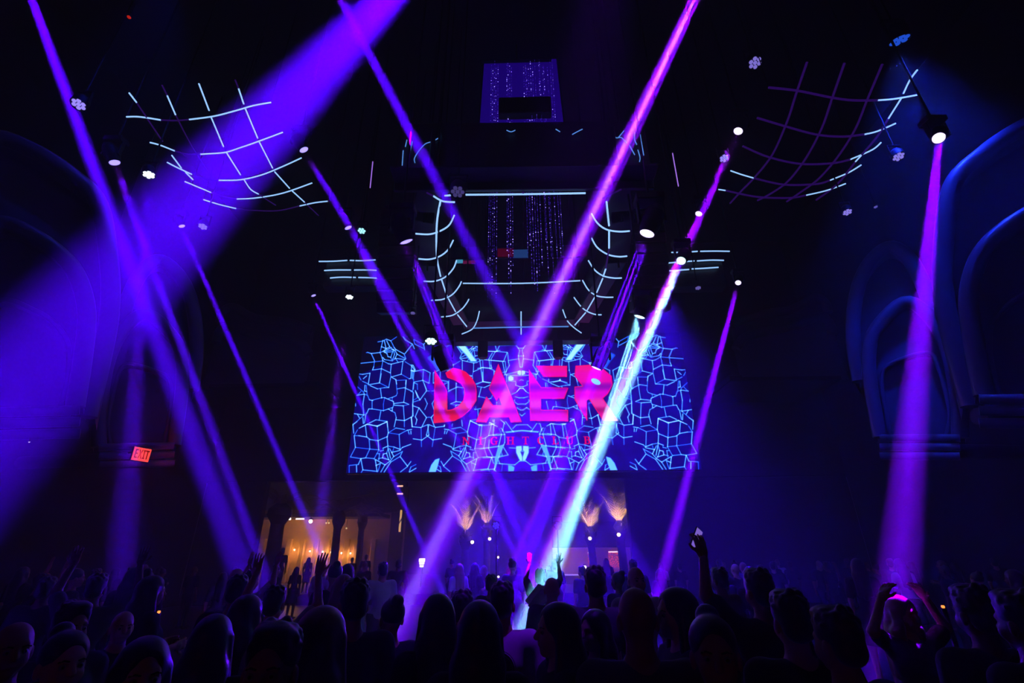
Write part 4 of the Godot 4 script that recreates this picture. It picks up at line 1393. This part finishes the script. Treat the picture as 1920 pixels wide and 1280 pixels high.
func meshed(fields: Array) -> ArrayMesh:
	# fields: [prims, cell, clips, grow] each on a grid of its own, all in one mesh
	var verts := PackedVector3Array()
	var index := PackedInt32Array()
	for f in fields:
		var r := net(f[0], f[1], f[2] if f.size() > 2 else [], verts, index, f[3] if f.size() > 3 else 0.0)
		verts = r[0]
		index = r[1]
	var normals := PackedVector3Array()
	normals.resize(verts.size())
	for i in range(0, index.size(), 3):
		var n := (verts[index[i + 2]] - verts[index[i]]).cross(verts[index[i + 1]] - verts[index[i]])
		for k in 3:
			normals[index[i + k]] += n
	for i in normals.size():
		normals[i] = normals[i].normalized()
	var arr := []
	arr.resize(Mesh.ARRAY_MAX)
	arr[Mesh.ARRAY_VERTEX] = verts
	arr[Mesh.ARRAY_NORMAL] = normals
	arr[Mesh.ARRAY_INDEX] = index
	var mesh := ArrayMesh.new()
	mesh.add_surface_from_arrays(Mesh.PRIMITIVE_TRIANGLES, arr)
	return mesh

func hand(prims: Array, wrist: Vector3, dir: Vector3, palm: Vector3, side: float, curl: float) -> void:
	# dir: from the wrist to the fingertips; palm: the way the palm faces
	var d := dir.normalized()
	var p := (palm - d * palm.dot(d)).normalized()
	var w := d.cross(p) * side  # towards the thumb
	prims.append(cap(wrist, wrist + d * 0.03, 0.026, 0.03, 0.02))
	for k in 4:
		var u := (k - 1.5) * -0.02
		prims.append(cap(wrist + d * 0.02 + w * u * 0.6, wrist + d * 0.085 + w * u, 0.018, 0.0125, 0.012))
	var lens := [0.082, 0.09, 0.084, 0.066]
	for k in 4:
		var base := wrist + d * 0.088 + w * ((1.5 - k) * 0.0205)
		var fan := (d + w * (1.5 - k) * 0.07).normalized()
		var q := base
		var a := curl * 0.5
		for j in 3:
			var seg: float = lens[k] * [0.45, 0.31, 0.24][j]
			var e := q + (fan * cos(a) + p * sin(a)) * seg
			prims.append(cap(q, e, 0.0098 - j * 0.001, 0.0092 - j * 0.001, 0.004))
			q = e
			a += curl * 0.6
	var tb := wrist + d * 0.03 + w * 0.028
	var t1 := tb + (d * 0.6 + w * 0.75 + p * 0.3).normalized() * 0.042
	prims.append(cap(wrist + d * 0.012 + w * 0.012, tb, 0.02, 0.015, 0.015))
	prims.append(cap(tb, t1, 0.0135, 0.0115, 0.008))
	prims.append(cap(t1, t1 + (d * 0.85 + w * 0.35 + p * 0.25).normalized() * 0.03, 0.0112, 0.0095, 0.004))

func kind(pose: String, female: bool, hairdo: String) -> Dictionary:
	# meshes of a person 1.74 m tall who looks along +z
	var sh := 0.165 if female else 0.195
	var hip := 0.095 if female else 0.085
	var bulk := 0.9 if female else 1.06
	var J := {}
	for s in [-1.0, 1.0]:
		var S := Vector3(s * sh, 1.405, 0)
		var E := S + Vector3(s * 0.06, -0.28, -0.02)
		var W := E + Vector3(-s * 0.01, -0.23, 0.07)
		var D := Vector3(0, -1, 0.2)
		var P := Vector3(-s, 0, 0.2)
		var curl := 0.5
		if pose == "up" or (pose == "phone" and s > 0):
			E = S + Vector3(s * 0.13, 0.20, 0.10)
			W = E + Vector3(-s * 0.05, 0.235, 0.05)
			D = Vector3(s * 0.05, 1, 0.08)
			P = Vector3(0, 0, 1)
			curl = 0.2 if pose == "up" else 0.75
		elif pose == "drink":
			E = S + Vector3(s * 0.07, -0.26, 0.02)
			W = E + Vector3(-s * 0.08, 0.05, 0.22)
			D = Vector3(-s * 0.4, 0.15, 1)
			P = Vector3(-s, 0, 0)
			curl = 0.9
		elif pose == "overhead":
			E = S + Vector3(s * 0.20, 0.12, 0.02)
			W = E + Vector3(-s * 0.14, 0.21, 0.02)
			D = Vector3(-s * 0.6, 0.7, 0.1)
			P = Vector3(-s * 0.5, -0.5, 0)
			curl = 0.4
		J[s] = [S, E, W, D, P, curl]
	var torso := [
		cap(Vector3(0, 0.95, 0), Vector3(0, 1.30, 0), 0.115 * bulk, 0.105 * bulk, 0.05),
		cap(Vector3(-0.06, 1.30, 0.01), Vector3(0.06, 1.30, 0.01), 0.11 * bulk, 0.11 * bulk, 0.06),
		cap(Vector3(-hip, 0.93, 0), Vector3(hip, 0.93, 0), 0.105, 0.105, 0.05),
		cap(Vector3(-sh * 0.85, 1.40, -0.01), Vector3(sh * 0.85, 1.40, -0.01), 0.062, 0.062, 0.06),
		cap(Vector3(0, 1.38, -0.015), Vector3(0, 1.53, 0.0), 0.068 if not female else 0.058, 0.056 if not female else 0.047, 0.05)]
	if female:
		for s in [-1.0, 1.0]:
			torso.append(egg(Vector3(s * 0.065, 1.27, 0.085), Vector3(0.062, 0.065, 0.06), 0.04))
	var arms := []
	var sleeves := []
	var hands := []
	for s in [-1.0, 1.0]:
		var a: Array = J[s]
		arms.append(cap(a[0], a[1], 0.052 * bulk, 0.041 * bulk, 0.04))
		arms.append(cap(a[1], a[2], 0.041 * bulk, 0.028, 0.02))
		sleeves.append(cap(a[0], a[0].lerp(a[1], 0.72), 0.056 * bulk, 0.05 * bulk, 0.04))
		var h := []
		hand(h, a[2], a[3], a[4], s, a[5])
		hands.append([h, 0.0065])
	var legs := []
	for s in [-1.0, 1.0]:
		legs.append(cap(Vector3(s * hip, 0.92, 0), Vector3(s * 0.1, 0.5, 0.01), 0.092, 0.062, 0.03))
		legs.append(cap(Vector3(s * 0.1, 0.5, 0.01), Vector3(s * 0.105, 0.1, -0.01), 0.06, 0.042, 0.03))
		legs.append(cap(Vector3(s * 0.105, 0.06, -0.03), Vector3(s * 0.12, 0.045, 0.15), 0.045, 0.036, 0.03))
	var head := [
		egg(Vector3(0, 1.645, -0.005), Vector3(0.074, 0.093, 0.094), 0.03),
		egg(Vector3(0, 1.585, 0.025), Vector3(0.056, 0.072, 0.068), 0.035),
		cap(Vector3(0, 1.535, 0.068), Vector3(0, 1.54, 0.06), 0.022, 0.03, 0.03),
		cap(Vector3(-0.035, 1.645, 0.078), Vector3(0.035, 1.645, 0.078), 0.012, 0.012, 0.02),
		cap(Vector3(0, 1.635, 0.088), Vector3(0, 1.598, 0.112), 0.009, 0.014, 0.012),
		egg(Vector3(0, 1.565, 0.09), Vector3(0.024, 0.009, 0.01), 0.008),
		cap(Vector3(0, 1.44, -0.012), Vector3(0, 1.56, 0.0), 0.06 if not female else 0.048, 0.052 if not female else 0.044, 0.02)]
	for s in [-1.0, 1.0]:
		head.append(egg(Vector3(s * 0.077, 1.605, -0.005), Vector3(0.012, 0.032, 0.02), 0.006))
		head.append(egg(Vector3(s * 0.036, 1.585, 0.07), Vector3(0.02, 0.025, 0.02), 0.03))
		head.append(egg(Vector3(s * 0.032, 1.622, 0.098), Vector3(0.016, 0.011, 0.016), 0.01, true))
	var out := {}
	out.body = meshed([[torso + arms + legs, 0.017], [head, 0.0065]] + hands)
	out.shirt = meshed([[torso.slice(0, 4) + torso.slice(5) + sleeves, 0.018, [[1, -1.0, 0.90]], 0.014]])
	if female and hairdo != "bun":
		out.trousers = meshed([[[cap(Vector3(0, 0.98, 0), Vector3(0, 0.55, 0), 0.13, 0.19, 0.03), cap(Vector3(-hip, 0.92, 0), Vector3(hip, 0.92, 0), 0.11, 0.11, 0.05)], 0.02, [[1, 1.0, 0.99], [1, -1.0, 0.52]], 0.01]])
	else:
		out.trousers = meshed([[legs + [torso[2]], 0.02, [[1, 1.0, 0.99], [1, -1.0, 0.05]], 0.012]])
	var hair := []
	var face := 0.045
	if hairdo == "short":
		hair = [egg(Vector3(0, 1.668, -0.012), Vector3(0.083, 0.088, 0.102), 0.02), egg(Vector3(0, 1.735, 0.035), Vector3(0.062, 0.03, 0.06), 0.03), egg(Vector3(0, 1.60, -0.05), Vector3(0.072, 0.06, 0.055), 0.02), egg(Vector3(0, 1.60, 0.10), Vector3(0.062, 0.105, 0.06), 0.015, true)]
		for k in 26:
			var a := k * 2.4
			var u := 0.25 + 0.75 * (k / 26.0)
			hair.insert(2, egg(Vector3(cos(a) * 0.07 * sqrt(1.0 - u * u * 0.8), 1.67 + 0.088 * u, sin(a) * 0.088 * sqrt(1.0 - u * u * 0.8) - 0.012), Vector3(0.022, 0.014 + 0.006 * (k % 3), 0.022), 0.008))
	elif hairdo == "long" or hairdo == "wavy":
		hair = [egg(Vector3(0, 1.66, -0.014), Vector3(0.089, 0.098, 0.108), 0.02), egg(Vector3(0, 1.52, -0.06), Vector3(0.105, 0.17, 0.07), 0.05)]
		for s in [-1.0, 1.0]:
			hair.append(cap(Vector3(s * 0.078, 1.64, 0.0), Vector3(s * 0.095, 1.40, 0.02), 0.026, 0.03, 0.03))
			hair.append(cap(Vector3(s * 0.06, 1.5, -0.06), Vector3(s * 0.075, 1.22, -0.10), 0.06, 0.035, 0.04))
		hair.append(cap(Vector3(0, 1.5, -0.08), Vector3(0, 1.18, -0.12), 0.07, 0.04, 0.04))
		if hairdo == "wavy":
			for k in 14:
				var a := TAU * k / 14.0
				if sin(a) < 0.55:
					hair.append(egg(Vector3(cos(a) * 0.10, 1.55 - 0.05 * (k % 3), sin(a) * 0.085 - 0.02), Vector3(0.035, 0.05, 0.035), 0.02))
		hair.append(egg(Vector3(0, 1.585, 0.105), Vector3(0.058, 0.125, 0.07), 0.015, true))
	elif hairdo == "bun":
		hair = [egg(Vector3(0, 1.662, -0.014), Vector3(0.083, 0.09, 0.102), 0.02), egg(Vector3(0, 1.735, -0.085), Vector3(0.045, 0.045, 0.045), 0.015), egg(Vector3(0, 1.595, 0.10), Vector3(0.062, 0.11, 0.062), 0.015, true)]
	if hair.size():
		out.hair = meshed([[hair, 0.0095]])
	return out

func fabric(c: Color, sd := 1) -> StandardMaterial3D:
	var key := "cloth_%s" % c.to_html()
	if not M.has(key):
		var m := mottled(c * 0.85, c, 0.15, 8.0, 0.92, 40 + sd)
		M[key] = m
	return M[key]

func person(k: Dictionary, label: String, px: float, py: float, d: float, turn: float, shirt: Color, trousers: Color, hair: Color, skin: Material, group := "", floor_y := 0.0, lean := 0.0) -> Node3D:
	# the crown of the head is where the photograph shows it
	var top := at(px, py, d)
	var s := clampf((top.y - floor_y) / 1.76, 0.86, 1.12)
	var o := thing("person", label, "person", Vector3(top.x, floor_y, top.z), group)
	o.basis = Basis(Vector3.UP, turn) * Basis(Vector3.FORWARD, lean)
	o.scale = Vector3.ONE * s
	part("body", k.body, skin, o)
	part("shirt", k.shirt, fabric(shirt, 1), o)
	part("trousers" , k.trousers, fabric(trousers, 2), o)
	if k.has("hair"):
		var key := "hair_%s" % hair.to_html()
		if not M.has(key):
			var m := mottled(hair * 0.6, hair, 0.12, 1.0, 0.42, 60)
			m.uv1_world_triplanar = false
			m.uv1_scale = Vector3(26, 2.2, 26)
			m.rim_enabled = true
			m.rim = 0.35
			M[key] = m
		part("hair", k.hair, M[key], o)
	return o

func eyes(o: Node3D) -> void:
	var ball := SphereMesh.new()
	ball.radius = 0.0125
	ball.height = 0.025
	ball.radial_segments = 12
	ball.rings = 8
	var white := matte(Color(0.5, 0.47, 0.44), 0.3)
	var iris := matte(Color(0.06, 0.04, 0.03), 0.25)
	for s in [-1.0, 1.0]:
		var e := part("eye", ball, white, o, Transform3D(Basis(), Vector3(s * 0.032, 1.622, 0.081)))
		part("iris", ball, iris, e, Transform3D(Basis().scaled(Vector3(0.5, 0.5, 0.4)), Vector3(0, 0, 0.0085)))
		part("eyebrow", tube(PackedVector3Array([Vector3(s * 0.014, 1.641, 0.092), Vector3(s * 0.034, 1.646, 0.09), Vector3(s * 0.05, 1.64, 0.08)]), 0.0045, 6, 0.003), iris, o)

func crowd() -> void:
	var men := kind("rest", false, "short")
	var women := kind("rest", true, "long")
	var bald := kind("rest", false, "bald")
	var hands_up := kind("up", false, "short")
	var girl_up := kind("overhead", true, "wavy")
	var phone := kind("phone", false, "short")
	var drink := kind("drink", true, "long")
	var bun := kind("rest", true, "bun")
	var tan := matte(Color(0.62, 0.45, 0.35), 0.55)
	var pale := matte(Color(0.78, 0.62, 0.53), 0.55)
	var brown := matte(Color(0.38, 0.25, 0.18), 0.55)
	var black := Color(0.05, 0.05, 0.06)
	var navy := Color(0.08, 0.09, 0.14)
	var grey := Color(0.3, 0.3, 0.33)
	var white := Color(0.8, 0.8, 0.8)
	var dark_hair := Color(0.045, 0.035, 0.03)
	var blond := Color(0.62, 0.5, 0.34)
	var brown_hair := Color(0.16, 0.10, 0.07)
	var away := PI
	# the near rows, each as the photograph shows it
	eyes(person(men, "man with short dark hair facing the camera, nearest at lower left", 522, 1166, 1.75, 0.15, black, black, dark_hair, tan))
	person(women, "woman with long fair hair, back to camera, beside the man facing the camera", 612, 1132, 2.1, away - 0.2, grey, black, blond, pale)
	person(men, "man with bushy dark hair behind the fair-haired woman, left of the broad dim beam", 668, 1085, 3.2, away + 0.5, black, black, dark_hair, tan)
	person(women, "woman with long straight black hair, back to camera, left of the white T-shirt", 900, 1122, 2.4, away, black, black, dark_hair, pale)
	var tee := person(men, "man in a white T-shirt with a round dark print on the back", 942, 1091, 3.6, away - 0.1, white, navy, dark_hair, tan)
	shirt_print(tee)
	eyes(person(women, "woman in profile looking left, long dark hair, right of the white T-shirt", 1042, 1126, 2.7, -1.35, black, black, dark_hair, pale))
	person(drink, "woman with dark wavy hair turned left, just left of the broad man", 1112, 1140, 3.4, -1.0, black, navy, dark_hair, pale)
	person(bald, "broad bald man in a grey shirt, back to camera", 1188, 1090, 2.3, away, grey, black, dark_hair, tan)
	eyes(person(women, "woman in profile facing left with her face brightly lit, right of the bald man", 1262, 1098, 2.9, -1.45, grey, black, dark_hair, pale))
	eyes(person(bun, "woman with tied hair facing the camera, lower right of the lit face", 1328, 1146, 1.95, -0.25, black, black, dark_hair, tan))
	var ph := person(phone, "man in black holding up a phone, right of centre", 1416, 1066, 3.6, away + 0.2, black, black, dark_hair, tan)
	held_phone(ph)
	person(men, "broad man in black, back to camera, below the raised phone", 1472, 1106, 2.6, away, black, black, dark_hair, tan)
	person(men, "man with a lit edge of hair, left of the woman with raised arms", 1556, 1137, 2.3, away + 0.3, black, black, brown_hair, tan)
	person(girl_up, "woman with arms over her head under the far right beam, hair lit white", 1682, 1114, 3.9, 0.3, black, grey, blond, pale)
	person(men, "tall dark figure at the right, second from the frame edge", 1812, 1096, 2.8, away, black, black, dark_hair, brown)
	person(men, "dark figure cut by the right edge of the frame", 1896, 1106, 2.5, away + 0.2, black, black, dark_hair, brown)
	eyes(person(bald, "man with a shaved head looking right, at the far left", 42, 1156, 2.4, 1.0, black, black, dark_hair, tan))
	eyes(person(men, "man in profile looking right, second from the left edge", 146, 1128, 3.0, 1.2, black, black, dark_hair, tan))
	eyes(person(bun, "woman with tied hair near the left edge, looking right", 138, 1176, 2.2, 1.1, navy, black, dark_hair, pale))
	eyes(person(bald, "bald man tilting his head, left of the orange glint", 238, 1140, 3.9, 0.9, black, black, dark_hair, pale))
	eyes(person(women, "woman with dark hair near the bottom left, looking right", 282, 1190, 1.95, 0.8, black, black, dark_hair, pale))
	person(women, "woman with long brown hair, back to camera, left of the man facing the camera", 408, 1148, 2.6, away + 0.2, black, black, brown_hair, pale)
	person(hands_up, "man raising both hands before the warm lit terrace building", 520, 1098, 4.2, away, white, navy, dark_hair, pale)
	eyes(person(bald, "bald man seen over the bald man in grey, face lit blue", 1190, 1058, 5.2, 0.2, white, black, dark_hair, pale))
	person(men, "man with thick dark hair before the bar building", 1114, 1062, 4.3, away, grey, black, dark_hair, tan)
	person(bald, "person with pale head left of the bar counter", 1034, 1078, 5.5, away - 0.3, grey, black, dark_hair, pale)
	person(women, "woman with dark hair left of the black-haired woman, pink glint below", 822, 1110, 3.0, away + 0.4, navy, black, dark_hair, tan)
	person(men, "man between the black-haired woman and the dim broad beam", 868, 1106, 3.9, away, black, black, dark_hair, tan)
	person(men, "tall dark man left of the raised hands", 450, 1078, 4.6, away + 0.2, black, black, dark_hair, tan)
	person(women, "woman with blue-lit hair under the far left beams", 470, 1112, 3.4, away - 0.3, white, black, brown_hair, pale)
	person(bun, "woman whose bent arm shows blue, right of the bushy-haired man", 738, 1118, 3.6, away + 0.6, navy, black, dark_hair, pale)
	# guests on the raised terrace edge, dark against the warm wall
	for s in [[531, 1027, men, "tall silhouette standing before the warm wall at its left end"], [580, 1044, women, "silhouette of a long-haired guest before the warm wall, second from left"], [661, 1046, men, "small silhouette before the warm wall, third from left"], [687, 1040, men, "broad silhouette before the warm wall at its right end"]]:
		person(s[2], s[3], s[0], s[1], 25.3, away, black, black, dark_hair, brown, "guests on the terrace edge", 0.4)
	# the rest of the crowd
	var kinds := [men, women, bald, men, bun, hands_up, drink, women]
	var shirts := [black, navy, grey, black, white, navy, black]
	var spots := []
	var tries := 0
	while spots.size() < 84 and tries < 6000:
		tries += 1
		var d := 4.6 + 16.5 * pow(rng.randf(), 0.85)
		var x := rng.randf_range(-1.0, 1.0) * minf(d * 1.0, 13.5)
		var ok := true
		for s in spots:
			if Vector2(x, d).distance_to(s) < 0.85:
				ok = false
				break
		for c in get_children():
			if ok and str(c.name).begins_with("person") and Vector2(c.position.x, -c.position.z).distance_to(Vector2(x, d)) < 0.75:
				ok = false
		if ok:
			spots.append(Vector2(x, d))
	for i in spots.size():
		var s: Vector2 = spots[i]
		var k: Dictionary = kinds[rng.randi() % kinds.size()]
		if s.y > 9.0 and k == hands_up:
			k = men
		var hgt := rng.randf_range(1.6, 1.84)
		var side: String = "on the left" if s.x < -0.28 * s.y else "on the right" if s.x > 0.28 * s.y else "in the middle"
		var o := person(k, "dark figure among the %s of the crowd %s" % ["middle rows" if s.y < 9.0 else "farthest small heads", side], 960, 1046, s.y, away + rng.randf_range(-0.7, 0.7), shirts[rng.randi() % shirts.size()], black, [dark_hair, dark_hair, brown_hair, blond][rng.randi() % 4], [tan, pale, brown][rng.randi() % 3], "heads of the standing crowd")
		o.position = Vector3(s.x, 0, -s.y)
		o.scale = Vector3.ONE * hgt / 1.76
	# a folded bright flyer held up in the middle, and small glints
	var fl := thing("paper_fan", "bright folded paper held up over the heads, right of the white T-shirt", "paper", at(1011, 1120, 5.6))
	fl.rotation = Vector3(0.5, 0.2, -0.6)
	for s in [-1.0, 1.0]:
		part("leaf", prism(PackedVector2Array([Vector2(-0.08, -0.12), Vector2(0.065, -0.136), Vector2(0.096, 0.064), Vector2(0.03, 0.136), Vector2(-0.08, 0.1)]), 0.0, 0.004), matte(Color(0.85, 0.86, 0.9), 0.7), fl, Transform3D(Basis(Vector3.UP, s * 0.25), Vector3(s * 0.012, 0, s * 0.01)))

func shirt_print(o: Node3D) -> void:
	# a round dark print on the back: a disc, two rings, two dots and a row of upright strokes
	var dark := matte(Color(0.07, 0.06, 0.12), 0.9)
	var faint := matte(Color(0.4, 0.4, 0.46), 0.9)
	var flat := Basis(Vector3.RIGHT, PI / 2)
	part("print_disc", lathe([[0.001, 0.0], [0.098, 0.0], [0.098, 0.004], [0.001, 0.004]], 28), dark, o, Transform3D(flat, Vector3(0, 1.27, -0.138)))
	for r in [0.108, 0.088]:
		part("print_ring", lathe([[r - 0.003, 0.0], [r, 0.0], [r, 0.006], [r - 0.003, 0.006], [r - 0.003, 0.0]], 28), dark if r > 0.1 else faint, o, Transform3D(flat, Vector3(0, 1.27, -0.139)))
	for s in [-1.0, 1.0]:
		part("print_dot", lathe([[0.001, 0.0], [0.012, 0.0], [0.012, 0.006], [0.001, 0.006]], 10), faint, o, Transform3D(flat, Vector3(s * 0.026, 1.305, -0.14)))
	for k in 5:
		part("print_stroke", box(Vector3(0.006, 0.036, 0.004)), faint, o, Transform3D(Basis(), Vector3((k - 2) * 0.02, 1.262, -0.14)))

func held_phone(o: Node3D) -> void:
	# held in the raised hand, a thing of its own
	var w := o.transform * (Vector3(0.195, 1.405, 0) + Vector3(0.08, 0.435, 0.15) + Vector3(0.005, 0.11, 0.05))
	var p := thing("phone", "lit phone held up over the crowd, right of centre", "phone", w)
	p.rotation = Vector3(0.2, 0.6, -0.5)
	part("case", box(Vector3(0.075, 0.155, 0.009)), M.black, p)
	part("screen", box(Vector3(0.068, 0.145, 0.003)), glow(Color(0.35, 0.2, 1.0), 0.55), p, Transform3D(Basis(), Vector3(0, 0, 0.006)))
